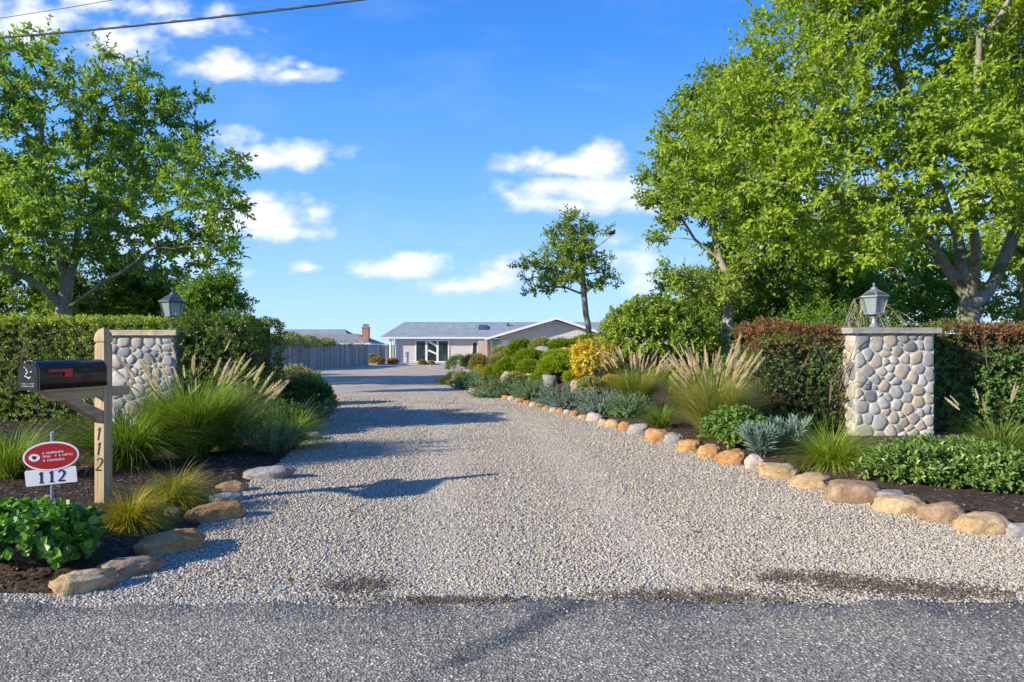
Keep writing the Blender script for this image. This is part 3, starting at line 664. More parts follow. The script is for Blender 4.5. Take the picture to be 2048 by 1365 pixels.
def shell_pts(lobes, n, shell=.25, low=-.35, seed=0, lump=.18):
    vol = np.array([l[3] * l[4] + l[4] * l[5] + l[3] * l[5] for l in lobes]); pk = RNG.choice(len(lobes), n, p=vol / vol.sum())
    Lb = np.array(lobes, float)[pk]; d = rdir(n); d[:, 2] = np.where(d[:, 2] < low, -d[:, 2], d[:, 2])
    rr = 1 - shell * RNG.random(n) ** 1.5
    nz = fnoise(d * 1.0 + Lb[:, :3], 3.0, seed) - .5
    rr = rr * (1 + nz * lump * 2)
    P = Lb[:, :3] + d * Lb[:, 3:6] * rr[:, None]
    N = nrm(d / Lb[:, 3:6])
    keep = np.ones(n, bool)
    for i, l in enumerate(lobes):
        q = (P - np.array(l[:3])) / np.array(l[3:6]); keep &= ~((np.linalg.norm(q, axis=1) < .72) & (pk != i))
    return P[keep], N[keep]
def bush(name, g, lobes, mkey, lab, cat='shrub', n=700, k=9, L=.05, Wd=.028, slen=.10, spread=60, tint=.5, tj=.3, up=.5, shell=.35, stems=True, lump=.18, out=1.0, group=None, low=-.3, smat='twig', rnd=False):
    """lobes relative to g"""
    root = empty(name, g); tag(root, lab, cat, group)
    P, N = shell_pts(lobes, n, shell, low, seed=int(abs(g[0] * 10 + g[1] * 7)) % 97, lump=lump)
    A = nrm(N * out + rdir(len(P)) * .45 + np.array([0, 0, .35]))
    tv = tint + (fnoise(P, 6, 3) - .5) * tj
    B = MB(); sprigs(B, P - A * slen * .5, A, slen, k, L, Wd, spread, tv, tj, up, rnd=rnd)
    B.build('foliage', M[mkey], root)
    if stems:
        B = MB(); ns = min(len(P), 160); c0 = np.zeros((ns, 3)); c0[:, :2] = RNG.normal(size=(ns, 2)) * .05 * lobes[0][3]
        Pm = P[:ns] * .55 + np.array([0, 0, .02]) + RNG.normal(size=(ns, 3)) * .02; Pm[:, 2] = np.maximum(Pm[:, 2], .03)
        sticks(B, c0, Pm, .008, .005); sticks(B, Pm, P[:ns], .005, .002); B.build('stems', M[smat], root)
    return root
def dome(r, h): return [(0, 0, h * .42, r, r, h * .58)]
def dome3(r, h, e=1.0): return [(0, 0, h * .42, r * .75, r * .75 * e, h * .58), (-r * .45, .05, h * .33, r * .5, r * .5 * e, h * .42), (r * .45, -.05, h * .35, r * .5, r * .5 * e, h * .45), (0, -r * .4, h * .28, r * .5, r * .45, h * .36)]
def spiky(px, py, r, h, mkey, lab, name='perennial', n=70, k=26, L=.06, Wd=.012, cat='plant', tint=.5, tilt=60, g=None, spread=42, group=None):
    """upright leafy stems fanning from one crown (lavender, santolina, yarrow)"""
    g = g or gnd(px, py); root = empty(name, g); tag(root, lab, cat, group)
    az = RNG.random(n) * 6.283; th = R(tilt) * np.sqrt(RNG.random(n)); Ln = (h * np.cos(th) ** .5 * .9 + r * np.sin(th)) * RNG.uniform(.75, 1.05, n)
    A = np.stack([np.cos(az) * np.sin(th), np.sin(az) * np.sin(th), np.cos(th)], -1)
    P0 = np.stack([np.cos(az), np.sin(az), np.zeros(n)], -1) * (r * .25 * np.sqrt(RNG.random(n)))[:, None]
    B = MB(); sprigs(B, P0 + A * Ln[:, None] * .12, A, Ln * .88, k, L, Wd, spread, tint + RNG.normal(size=n) * .15, .3, .2)
    B.build('foliage', M[mkey], root)
    B = MB(); sticks(B, P0, P0 + A * Ln[:, None], .004, .002); B.build('stems', M['twig'], root); return root
def hw(px0, px1, py, pytop):
    """centre, radius and height from an outline in the photo"""
    g = gnd((px0 + px1) / 2, py); return g, (px1 - px0) / 2 / F * g[1], (py - pytop) / F * g[1]

# ---- left bed
g = gnd(90, 1165)
bush('broadleaf_perennial', (-2.98, 4.36, .05), [(0, 0, .16, .30, .27, .21), (-.28, .05, .15, .28, .26, .22), (.14, -.04, .10, .17, .18, .15), (-.6, .1, .12, .3, .28, .2)], 'hydrangea', 'rounded bright green broad-leaved plant in the lower left corner', 'plant',
     n=820, k=5, L=.056, Wd=.054, slen=.06, spread=75, tint=.5, tj=.6, up=1.0, shell=.6, low=-.1, rnd=True)
sedge(250, 1075, .23, .26, 'carex', 'lower of two golden bronze sedge tufts, at the foot of the mailbox post', n=1500, g=(-2.93, 5.22, .08), wd=.0055)
sedge(343, 1010, .26, .28, 'carex', 'upper golden sedge tuft, right of the mailbox post', n=1500, tint=.35, wd=.0055)
for dx, dy, s in ((0, 0, 1), (.75, .35, .85), (-.75, .25, .75)):
    pass
fountain(455, 935, .60, .90, 'big green fountain grass with cream plumes in front of the left pebble wall', n=3600, bt=30, bd=62, nplume=44, g=(-3.95, 8.4, .08), ptilt=24, ps=1.05, stemL=1.2)
fountain(0, 0, .6, .70, 'lower green fountain grass arching over the mulch right of the mailbox post', n=2000, nplume=5, g=(-4.35, 7.7, .08), tint=.3, ps=.8)
fountain(0, 0, .55, .76, 'plume grass leaning over the drive beside the left hedge end', n=900, bt=34, bd=80, nplume=14, g=(-3.75, 9.0, .08), tint=.45, azr=(-1.0, 1.0), ptilt=36, ps=1.1)
spiky(0, 0, .35, .30, 'bluegreen', 'grey green feathery plant between plume grass and lime tuft', g=(-3.05, 8.7, .08), tint=.35)
sedge(575, 905, .42, .42, 'carexgreen', 'lime green grass tuft on the left border at the drive edge', g=(-3.1, 9.6, .08), n=1100, name='grass_tuft', tint=.35)
sedge(12, 965, .42, .5, 'blade', 'bright green grass tuft at the left edge of the photo behind the sign', g=(-5.15, 7.0, .08), n=700, tilt=40, name='grass_tuft', tint=.55, wd=.009)
spiky(240, 870, .12, .12, 'bushbright', 'tiny bright green seedling at the foot of the left pebble wall', g=(-5.75, 10.2, .08), n=18, k=12)
bush('shrub', (-3.95, 12.9, .08), dome3(.65, .75), 'bushdark', 'dark green shrub past the hedge end on the left border', n=900, L=.055, Wd=.03, tint=.45)
bush('shrub', (-4.75, 14.6, .08), dome3(.7, .95), 'heather', 'olive and bronze leaved shrub against the grey plank fence', n=700, L=.07, Wd=.035, tint=.7)
bush('shrub', (-5.1, 16.4, .08), dome3(.7, .8), 'dogwood', 'loose green shrub with pale leaf tips, furthest along the left border', n=700, L=.07, Wd=.03, tint=.6)
bush('shrub', (-3.65, 11.0, .08), dome3(.5, .42), 'bushdark', 'low spreading dark green shrub at the drive edge before the shadow', n=500, L=.05, Wd=.026, tint=.5)
spiky(0, 0, .4, .3, 'bluegreen', 'wispy grey green perennial spilling on the gravel at the left drive edge', g=(-3.45, 11.9, .08), tint=.3)

# ---- right bed, front to back
bush('groundcover_plant', (4.55, 6.55, .10), [(0, 0, .06, .5, .45, .27), (-.55, .3, .06, .48, .42, .25), (.30, -.15, .05, .34, .34, .22), (-.15, .75, .06, .6, .4, .25), (.2, .5, .07, .48, .5, .27)], 'groundcover', 'spreading green leafy groundcover below the right pebble pillar', 'plant',
     n=1900, k=7, L=.055, Wd=.028, slen=.09, spread=65, tint=.5, tj=.5, up=.8, shell=.5, low=-.1, rnd=True)
sedge(1638, 950, .43, .48, 'carexgreen', 'arching lime green sedge in front of the right pebble pillar', n=1700, g=(3.62, 7.75, .08), tint=.5)
fountain(0, 0, .30, .62, 'thin plume grass at far right before the brown hedge', n=700, nplume=8, g=(5.72, 8.0, .10), tint=.5, mkey='blade', ps=.85)
spiky(1530, 905, .19, .36, 'silver', 'silver blue leaved plant left of the lime sedge', n=48, k=16, L=.12, Wd=.018, g=(3.05, 8.35, .08), tint=.5, tilt=38, spread=24)
spiky(0, 0, .22, .33, 'silver', 'second silver plant behind the lime sedge at the hedge foot', n=45, k=16, L=.11, Wd=.018, g=(3.75, 9.2, .09), tint=.65, tilt=45, spread=28)
bush('leafy_perennial', (2.98, 9.1, .09), dome3(.45, .5), 'groundcover', 'leafy green plant left of the silver plant', 'plant', n=420, L=.075, Wd=.045, k=7, up=1, tint=.5)
fountain(1420, 873, .42, .92, 'tall yellow green plume grass, largest on the right of the drive', mkey='straw', n=3300, bt=30, bd=55, nplume=80, g=(2.95, 10.1, .09), tint=.6, ptilt=22, ps=1.15, stemL=1.15)
sedge(1315, 865, .33, .42, 'blade', 'short rich green grass tuft left of the tall plume grass', n=900, name='grass_tuft', g=(2.42, 11.2, .09), tilt=50, tint=.5)
fountain(1270, 820, .42, .88, 'smaller plume grass behind the silver green mounds', mkey='straw', n=2600, bt=30, bd=60, nplume=48, g=(2.48, 13.8, .12), tint=.4, ptilt=24, ps=1.15, stemL=1.15)
SM = [(1230, 1282, 832, 785, 'small grey green mound touching the short green tuft'), (1168, 1232, 826, 775, 'feathery grey green mound behind the pink boulder'), (1086, 1160, 815, 770, 'feathery silver green mound, second in the border row'),
      (1036, 1088, 795, 758, 'dense blue green mound near the middle of the border row')]
for i, (a, b, c, d_, lab) in enumerate(SM):
    g, r_, h_ = hw(a, b, c, d_); spiky(0, 0, r_ * .95, h_ * 1.0, 'bluegreen' if i == 3 else ('silver' if i != 0 else 'bluegreen'), lab, g=g, n=190, k=26, L=.05, Wd=.017, tint=.42 if i != 3 else .5, tilt=88, spread=55, name='mounded_perennial', group='grey green mounds in a row along the mound border')
SP = [(955, 1012, 795, 742, 'bluegreen', 'deep green feathery plant at the border left of the blue green mound', .3), (985, 1018, 790, 756, 'bushdark', 'small dark green plant behind the orange edging stones', .6),
      (912, 950, 778, 752, 'bluegreen', 'grey green plant near the tip of the mound', .5), (945, 985, 768, 735, 'bluegreen', 'dusky blue green plant on the mound, behind the deep green one', .4),
      (880, 905, 769, 755, 'heather', 'low tan green plant at the very tip of the mound', .9), (900, 925, 762, 742, 'heather', 'low brown plant near the mound tip', .5)]
for a, b, c, d_, mk, lab, tn in SP:
    g, r_, h_ = hw(a, b, c, d_); spiky(0, 0, r_ * .95, h_ * 1.0, mk, lab, g=g, n=150, k=22, L=.06, Wd=.019, tint=tn + .1, tilt=85, spread=55)
def mound(a, b, c, d_, mk, lab, n=900, tint=.5, name='mounded_conifer', ov=.8, L=.065, Wd=.015, cat='shrub', kk=9, g=None):
    if g is None: g, r_, h_ = hw(a, b, c, d_); h_ *= 1.12; r_ *= 1.06
    else: r_ = (b - a) / 2 / F * g[1]; h_ = (c - d_) / F * g[1]
    return bush(name, g, [(0, 0, h_ * .40, r_, r_ * ov, h_ * .62), (-r_ * .3, -.05, h_ * .36, r_ * .6, r_ * ov * .7, h_ * .55), (r_ * .35, 0, h_ * .34, r_ * .55, r_ * ov * .7, h_ * .5)], mk, lab, cat, n=n, k=kk, L=L, Wd=Wd, slen=.12, spread=34, tint=tint + .12, tj=.8, up=.2, shell=.3, stems=False, lump=.13, out=1.6, low=-.2)
mound(1078, 1152, 754, 719, 'conifer', 'bright lime green dome conifer, largest on the mound', n=2600, ov=1.0, tint=.5)
mound(1036, 1080, 756, 726, 'juniper', 'yellow green dome conifer touching the lime one on its left', n=1500, tint=.6)
mound(1028, 1092, 736, 706, 'juniper', 'golden green conifer mound below the round grey boulder', n=1700, tint=.5)
mound(1085, 1150, 724, 706, 'conifer', 'low lime green conifer behind the dome conifer', n=1300, tint=.5)
mound(990, 1040, 756, 724, 'juniper', 'golden green shrub with brown patches left of the dome conifers', n=1300, tint=.35)
mound(940, 982, 750, 717, 'rust', 'yellow and rust coloured shrub on the mound slope', n=900, tint=.95, Wd=.02)
mound(950, 975, 752, 735, 'yellow', 'small bright yellow patch of foliage at the foot of the rust shrub', n=400, tint=.4, Wd=.02)
mound(978, 1030, 738, 714, 'heather', 'pinkish brown heather mound in the middle of the slope', n=900, tint=.55)
mound(893, 942, 748, 716, 'bushdark', 'dark green shrub at the left end of the mound before the white windows', n=1300, tint=.7, Wd=.016, L=.07)
mound(925, 968, 742, 713, 'heather', 'olive green shrub between the dark shrub and the rust shrub', n=800, tint=.95)
mound(1020, 1070, 712, 685, 'juniper', 'dark gold juniper on the mound crest under the gable window', n=1300, tint=.22)
mound(1062, 1105, 706, 682, 'heather', 'bronze green shrub on the crest behind the round grey boulder', n=900, tint=.9)
mound(1098, 1150, 708, 684, 'juniper', 'olive gold shrub on the crest right of the round boulder', n=1100, tint=.25)
mound(1140, 1225, 702, 676, 'juniper', 'wide dark gold shrub on the crest around the small tree trunk', n=1600, tint=.18)
mound(985, 1025, 716, 698, 'heather', 'low tan shrub on the crest before the teal door', n=700, tint=.7)
mound(1128, 1160, 770, 748, 'conifer', 'small green tuft shrub right of the grey mauve boulder', n=500, tint=.4, L=.05)
mound(1140, 1178, 766, 742, 'yellow', 'low yellow leaved shrub in front of the tall yellow one', n=380, tint=.4, L=.06, Wd=.035, kk=6)
mound(1158, 1205, 790, 762, 'heather', 'green and rust low shrub behind the silver green mounds', n=700, tint=.95, Wd=.02)
mound(1205, 1240, 775, 757, 'yellow', 'low yellow foliage beside the smaller plume grass', n=300, tint=.3, L=.06, Wd=.03, kk=6)
mound(1290, 1345, 768, 728, 'conifer', 'green dome conifer behind the plume grasses', n=1300, tint=.35, g=(3.9, 17.5, .35))
mound(1340, 1390, 795, 745, 'conifer', 'feathery green conifer between the two plume grasses', n=1200, tint=.3, g=(3.9, 15.5, .25))
mound(1195, 1290, 712, 684, 'bushdark', 'dark green shrub right of the yellow shrub', n=1500, tint=.35, Wd=.03, L=.06, g=(3.5, 22.5, 1.1))
mound(1058, 1100, 778, 752, 'juniper', 'small golden green shrub between the dome conifers and the border mounds', n=600, tint=.45)
mound(1012, 1050, 778, 752, 'heather', 'tan and green shrub left of the small golden one above the blue green mound', n=600, tint=.8)
mound(968, 1000, 762, 738, 'juniper', 'golden green shrub at the centre left of the slope below the heather', n=700, tint=.5)
mound(908, 938, 768, 748, 'heather', 'tan leafy shrub near the mound tip behind the border stones', n=500, tint=.9)
mound(1150, 1200, 712, 690, 'conifer', 'green conifer right behind the tall yellow shrub', n=700, tint=.35)
mound(1225, 1262, 762, 735, 'heather', 'bronze leaved shrub between yellow shrub and smaller plume grass', n=600, tint=.85)
mound(1000, 1035, 724, 704, 'juniper', 'bright gold juniper at the crest right of the white rock', n=700, tint=.55)
# tall yellow shrub on thin stems
g = gnd(1190, 768); s_ = g[1] / F
root = bush('yellow_shrub', g, [(0, 0, 52 * s_, 44 * s_, 38 * s_, 36 * s_), (-20 * s_, 0, 62 * s_, 28 * s_, 28 * s_, 24 * s_), (22 * s_, 0, 48 * s_, 28 * s_, 26 * s_, 26 * s_), (-22 * s_, 0, 38 * s_, 24 * s_, 22 * s_, 20 * s_)], 'yellow', 'tall yellow leaved shrub on pale stems in the middle of the mound',
            n=620, k=8, L=.075, Wd=.055, slen=.12, spread=70, tint=.6, tj=.5, up=.8, shell=.7, low=-.9, smat='barkpale')
# shrubs behind
bush('shrub', (4.55, 14.4, .15), dome3(.6, 1.1), 'bushdark', 'clipped green shrub between the pale tree trunk and the brown hedge', n=1300, L=.05, Wd=.03, tint=.75)
G0 = (3.9, 19.0, .5)
bush('rhododendron', G0, [(-.2, 0, .9, 1.15, 1.1, 1.0), (-.75, 0, 1.15, .75, .8, .75), (.7, .1, 1.0, 1.0, 1.0, 1.05), (.3, 0, 1.65, .65, .7, .6), (-.4, 0, 1.75, .5, .6, .45), (1.2, .2, .7, .8, .9, .8)], 'dogwood', 'large rounded green shrub behind the plume grasses, left of the pale trunk',
     n=2300, k=8, L=.13, Wd=.06, slen=.16, spread=60, tint=.7, tj=.5, up=.8, shell=.5)

# ------------------------------------------------------------------ trees
def tree(name, g, limbs, lobes, mkey, lab, ncl=300, ntw=7, k=14, L=.09, Wd=.05, twl=.45, tint=.5, bark='bark', trunk_r=.2, gap=.42, gs=.7, group=None, r0=.006, tj=.3, shell=.55, droop=.1, cat='tree', sm=7):
    """limbs: polylines (x,y,z) relative to g, first is the trunk; lobes relative to g"""
    root = empty(name, g); tag(root, lab, cat, group)
    pos = []; par = []; minr = []
    def addn(p, q, r_=0): pos.append(np.array(p, float)); par.append(q); minr.append(r_); return len(pos) - 1
    for li, (start, pts) in enumerate(limbs):
        # start: None or (limb index, point index) -> nearest existing node
        pts = [np.array(p[:3], float) for p in pts]; prev = None
        if li == 0: prev = addn(pts[0], -1, trunk_r * 1.12)
        else:
            dd = [np.linalg.norm(p - pts[0]) for p in pos]; prev = int(np.argmin(dd))
        for a, b, in zip(pts[:-1], pts[1:]):
            m = max(1, int(np.linalg.norm(b - a) / .45))
            for j in range(1, m + 1):
                p = a + (b - a) * j / m + (RNG.normal(size=3) * .02 if j < m else 0)
                prev = addn(p, prev, 0)
    base_n = len(pos)
    # cluster centres inside the lobes
    LB = np.array(lobes, float); vol = LB[:, 3] * LB[:, 4] * LB[:, 5]; C = []
    tries = 0
    mind = (vol.sum() * 4.19 / ncl) ** (1 / 3) * .62
    while len(C) < ncl and tries < 40:
        tries += 1; m = ncl * 3; pk = RNG.choice(len(LB), m, p=vol / vol.sum()); d = rdir(m); rr = (1 - shell * RNG.random(m)) ** .8
        P = LB[pk, :3] + d * LB[pk, 3:6] * rr[:, None]
        P = P[fnoise(P, gs, 5) > gap * .9]
        for p in P:
            if len(C) >= ncl: break
            if not C or np.min(np.linalg.norm(np.array(C) - p, axis=1)) > mind: C.append(p)
        mind *= .93
    C = np.array(C); start = np.array(pos[:base_n])
    order = np.argsort([np.min(np.linalg.norm(start - c, axis=1)) for c in C])
    tips = []
    for ci in order:
        c = C[ci]; A_ = np.array(pos); dv = c - A_; dist = np.linalg.norm(dv, axis=1)
        cost = dist + np.where(dv[:, 2] < 0, -dv[:, 2] * .8, 0)
        cost = np.where(A_[:, 2] < A_[:base_n, 2].max() * .22, cost + 5, cost) if base_n > 3 else cost
        bi = int(np.argmin(cost)); st = pos[bi]; dd = dist[bi]; m = max(1, int(dd / .4)); prev = bi
        sag = np.array([0, 0, .12 * dd])
        for j in range(1, m + 1):
            t = j / m; p = st + (c - st) * t + sag * math.sin(t * math.pi) * .8 + (RNG.normal(size=3) * .035 if j < m else 0)
            prev = addn(p, prev)
        tips.append(prev)
    pos = np.array(pos); n = len(pos); ch = [[] for _ in range(n)]
    for i in range(n):
        if par[i] >= 0: ch[par[i]].append(i)
    rad = np.zeros(n); e = 1.95
    for i in range(n - 1, -1, -1):
        s = sum(rad[c] ** e for c in ch[i]); rad[i] = max(s ** (1 / e) if s else r0, r0 * 1.0)
    rad = rad * (trunk_r / rad[0]); rad = np.maximum(rad, r0 * .8)
    for i in range(n): rad[i] = min(rad[i], trunk_r)
    zb = pos[:, 2]
    fl = np.where(np.arange(n) < base_n, 1 + .35 * np.exp(-np.maximum(zb, 0) / .25) * (np.linalg.norm(pos[:, :2], axis=1) < .6), 1)
    rad = rad * fl
    B = MB(); starts = [0]; seen = set()
    while starts:
        i = starts.pop(); chain = [par[i], i] if par[i] >= 0 else [i]; cur = i
        while ch[cur]:
            cs = sorted(ch[cur], key=lambda q: -rad[q]); starts.extend(cs[1:]); cur = cs[0]; chain.append(cur)
        P = pos[chain]; rr = rad[chain].copy()
        if par[i] >= 0: rr[0] = min(rr[0], rr[1] * 1.15)
        if len(P) > 1: B.tube(P, rr, 10 if rr[min(1, len(rr) - 1)] > .08 else (6 if rr[min(1, len(rr) - 1)] > .02 else 4), caps=False)
    B.build('trunk', M[bark], root, smooth=True)
    tp = pos[tips]; pv = pos[[par[t] for t in tips]]; bd = nrm(tp - pv)
    cen = LB[:, :3].mean(0); outw = nrm(tp - cen)
    n2 = len(tp) * ntw; P0 = np.repeat(tp, ntw, 0) + RNG.normal(size=(n2, 3)) * .06
    A = nrm(np.repeat(bd, ntw, 0) * .5 + np.repeat(outw, ntw, 0) * .4 + rdir(n2) * 1.0 + np.array([0, 0, .12]))
    A[:, 2] *= .75; A = nrm(A)
    ln = twl * RNG.uniform(.5, 1.2, n2)
    tv = np.clip(tint + (fnoise(P0, .9, 8) - .5) * .5 + RNG.normal(size=n2) * .08, 0, 1)
    B2 = MB(); sticks(B2, P0, P0 + A * ln[:, None], r0 * .55, r0 * .25)
    B = MB(); sprigs(B, P0, A, ln, k, L, Wd, 62, tv, tj, up=.9)
    B.build('crown', M[mkey], root)
    B2.build('twigs', M['twig'], root)
    return root
def rel(g, pts, d):
    out = []
    for p in pts:
        dd = d + (p[2] if len(p) > 2 else 0); q = at(p[0], p[1], dd); out.append((q[0] - g[0], q[1] - g[1], q[2] - g[2]))
    return out
def lob(g, L, d, yr=.85):
    out = []
    for (px, py, rx, ry, *o) in L:
        dd = d + (o[0] if o else 0); q = at(px, py, dd); s = dd / F
        out.append((q[0] - g[0], q[1] - g[1], q[2] - g[2], rx * s, (rx + ry) / 2 * s * yr, ry * s))
    return out
# left maple
d = 23.; gx = (128 - 1024) / F * d; g = (gx, d, float(H(gx, d)))
limbs = [(None, [(0, 0, 0)] + rel(g, [(128, 620), (134, 565)], d)),
         (1, rel(g, [(134, 565), (118, 500), (105, 420), (90, 330), (80, 200)], d)), (1, rel(g, [(134, 565), (150, 520), (160, 430, .8), (175, 330, 1), (200, 220, 1)], d)),
         (1, rel(g, [(128, 620), (180, 585, -.8), (250, 540, -1.5), (330, 480, -2)], d)), (1, rel(g, [(150, 520), (220, 440, 0), (310, 360, .5), (400, 330, .5)], d)),
         (1, rel(g, [(130, 610), (60, 560, -1), (-20, 520, -1.5), (-110, 470, -1)], d)), (1, rel(g, [(118, 500), (30, 420, 1), (-60, 330, 1.5)], d))]
LB_ = [(50, 120, 75, 55), (60, 210, 150, 90), (190, 190, 120, 85), (310, 255, 120, 85, 1), (400, 330, 95, 60), (130, 340, 190, 110, 1.5), (120, 400, 170, 90, -2), (360, 430, 130, 75, -.5), (440, 370, 60, 45), (-90, 260, 180, 160), (-140, 430, 180, 120), (20, 460, 170, 80, -1.5),
       (400, 500, 70, 45, -1), (260, 480, 130, 50, 1), (350, 555, 90, 25, -.5)]
tree('maple_tree', g, limbs, lob(g, LB_, d, .9), 'maple', 'tall green tree rising behind the left hedge', ncl=640, ntw=7, k=12, L=.17, Wd=.10, twl=.62, trunk_r=.25, gap=.46, gs=.75, tint=.6, r0=.012)
# big right elm
d = 13.8; gx = (1938 - 1024) / F * d; g = (gx, d, .1)
limbs = [(None, [(0, 0, 0)] + rel(g, [(1936, 640), (1940, 605)], d)),
         (1, rel(g, [(1936, 620), (1900, 545), (1845, 465), (1800, 405), (1760, 340, -.3), (1700, 290, -.5), (1620, 230, -.8)], d)),
         (1, rel(g, [(1938, 610), (1925, 540, .4), (1915, 470, .6), (1880, 380, .8), (1840, 290, 1), (1800, 160, 1), (1770, 40, 1)], d)),
         (1, rel(g, [(1940, 605), (1950, 530, -.5), (1945, 450, -1), (1960, 330, -1.2), (1950, 180, -1.4), (1960, 20, -1.5)], d)),
         (1, rel(g, [(1950, 615), (1990, 560, .3), (2020, 490, .3), (2060, 380, .5), (2110, 230, .5), (2150, 60, .5)], d)),
         (1, rel(g, [(1955, 630), (2010, 590, -.8), (2090, 540, -1.5), (2200, 470, -2)], d)),
         (1, rel(g, [(1800, 405), (1720, 400, -.8), (1620, 380, -1.2), (1500, 360, -1)], d)),
         (1, rel(g, [(1915, 470, .6), (1800, 470, 1.5), (1680, 450, 2), (1560, 430, 2)], d))]
LB_ = [(1740, 40, 180, 130), (1600, 180, 150, 120), (1500, 290, 130, 100, -.4), (1400, 340, 95, 75), (1640, 320, 190, 110, -1), (1560, 420, 150, 80, -.8), (1780, 200, 190, 150, -1), (1720, 450, 170, 75, -1.4), (1900, 120, 200, 180, 1), (1930, 330, 180, 130, -1.7),
       (2080, 120, 200, 200), (2120, 350, 170, 130), (2200, 0, 200, 220), (1850, -120, 260, 150), (1700, 500, 100, 40, 1.5), (2120, 500, 120, 60, 1), (1600, 60, 90, 70, .5), (1950, -10, 200, 120, -1), (1980, 230, 160, 90, -.5), (1680, -40, 120, 100), (1480, 190, 70, 60, .8)]
tree('elm_tree', g, limbs, lob(g, LB_, d, .8), 'elm', 'large yellow green tree with forked grey trunk behind the right hedge', ncl=1200, ntw=7, k=10, L=.115, Wd=.068, twl=.46, trunk_r=.21, gap=.48, gs=1.0, tint=.62, r0=.008)
# slim pale-trunk tree left of it
d = 20.; gx = (1447 - 1024) / F * d; g = (gx, d, float(H(gx, d)))
limbs = [(None, [(0, 0, 0)] + rel(g, [(1450, 690), (1458, 610), (1468, 575)], d)), (1, rel(g, [(1468, 575), (1500, 540), (1530, 480), (1550, 400), (1560, 300)], d)),
         (1, rel(g, [(1465, 580), (1440, 520), (1420, 430), (1400, 340), (1420, 220)], d)), (1, rel(g, [(1440, 520), (1390, 480), (1350, 420)], d)), (1, rel(g, [(1460, 600), (1400, 565, -.5), (1350, 545, -.8)], d))]
LB_ = [(1420, 230, 75, 80), (1370, 300, 60, 60), (1340, 370, 60, 50), (1410, 400, 100, 80), (1370, 470, 60, 50), (1420, 540, 90, 60, -.5), (1500, 330, 110, 110, .5), (1520, 480, 100, 80, .8), (1370, 560, 50, 30), (1480, 190, 60, 60, .5), (1540, 570, 80, 50, .6)]
tree('slim_tree', g, limbs, lob(g, LB_, d, .8), 'dogwood', 'slimmer tree on a pale leaning trunk left of the big right tree', ncl=420, ntw=8, k=12, L=.13, Wd=.075, twl=.55, trunk_r=.155, bark='barkpale', gap=.40, gs=.7, tint=.6, r0=.009)
# small tree on the mound
d = 30.; gx = (1178 - 1024) / F * d; g = (gx, d, float(H(gx, d)))
limbs = [(None, [(0, 0, 0)] + rel(g, [(1178, 680), (1172, 630), (1168, 590), (1165, 550), (1163, 500), (1160, 450)], d)),
         (1, rel(g, [(1168, 590), (1130, 575), (1080, 572)], d)), (1, rel(g, [(1166, 560), (1110, 540), (1045, 530)], d)), (1, rel(g, [(1166, 565), (1200, 545), (1230, 560)], d)),
         (1, rel(g, [(1164, 520), (1200, 490), (1225, 470)], d)), (1, rel(g, [(1163, 510), (1120, 480), (1105, 455)], d))]
LB_ = [(1150, 440, 24, 18), (1125, 462, 34, 22), (1170, 470, 40, 24), (1200, 470, 26, 16), (1150, 500, 62, 22), (1190, 515, 36, 18), (1085, 528, 46, 14), (1048, 530, 26, 8), (1150, 535, 60, 16), (1205, 535, 26, 12), (1110, 558, 66, 12), (1222, 478, 16, 12), (1215, 560, 26, 10), (1075, 578, 34, 8), (1058, 506, 14, 12), (1165, 575, 40, 12)]
tree('oak_tree', g, limbs, lob(g, LB_, d, .9), 'dogwood', 'small open-crowned tree standing alone on the mound', ncl=190, ntw=5, k=8, L=.15, Wd=.075, twl=.34, trunk_r=.13, bark='barkpale', gap=.36, gs=.8, tint=.62, r0=.012, shell=.8)
# trees and thicket behind
def simple_tree(name, px, d, LBx, mk, lab, ncl, L=.16, Wd=.085, tint=.5, twl=.7, tr=.14, cat='tree', group=None, gap=.3, k=11, ntw=8, top=None):
    gx = (px - 1024) / F * d; g = (gx, d, float(H(gx, d))); ty = top or min(l[1] for l in LBx)
    limbs = [(None, [(0, 0, 0)] + rel(g, [(px, 640), (px + 6, 600), (px - 4, (600 + ty) / 2), (px, ty)], d))]
    return tree(name, g, limbs, lob(g, LBx, d, .9), mk, lab, ncl=ncl, ntw=ntw, k=k, L=L, Wd=Wd, twl=twl, trunk_r=tr, gap=gap, tint=tint, r0=.009, shell=.8, cat=cat, group=group)
BG = 'trees beyond the hedges'
simple_tree('background_tree', 60, 29, [(50, 570, 100, 55), (-40, 590, 90, 60), (120, 600, 70, 45)], 'dogwood', 'yellow green tree low behind the left hedge at the photo edge', 190, tint=.6, group=BG)
simple_tree('background_tree', 235, 27, [(230, 580, 90, 45), (300, 600, 70, 40), (180, 605, 70, 40)], 'dogwood', 'green tree behind the left hedge between the tall trunk and the lamp', 190, tint=.45, group=BG)
simple_tree('young_tree', 430, 19, [(425, 590, 45, 32), (465, 608, 28, 14), (400, 615, 35, 25), (440, 565, 25, 16)], 'bushbright', 'light green young tree just right of the left lamp', 90, L=.10, Wd=.05, tint=.55, twl=.4, tr=.05, gap=.25)
simple_tree('background_tree', 1620, 25, [(1600, 560, 110, 80), (1540, 620, 80, 60), (1680, 600, 90, 60)], 'bushbright', 'bright green tree filling the gap behind the right lamp', 330, tint=.8, group=BG, tr=.12)
simple_tree('background_tree', 1790, 27, [(1790, 540, 130, 90), (1720, 470, 100, 80), (1860, 600, 110, 60)], 'bushbright', 'darker green tree between the right lamp and the forked trunk', 230, tint=.75, group=BG, tr=.14)
simple_tree('background_tree', 2040, 26, [(2020, 540, 120, 90), (2120, 470, 140, 120), (2100, 620, 120, 50)], 'elm', 'green tree at the far right behind the forked trunk', 230, tint=.75, group=BG, tr=.14)
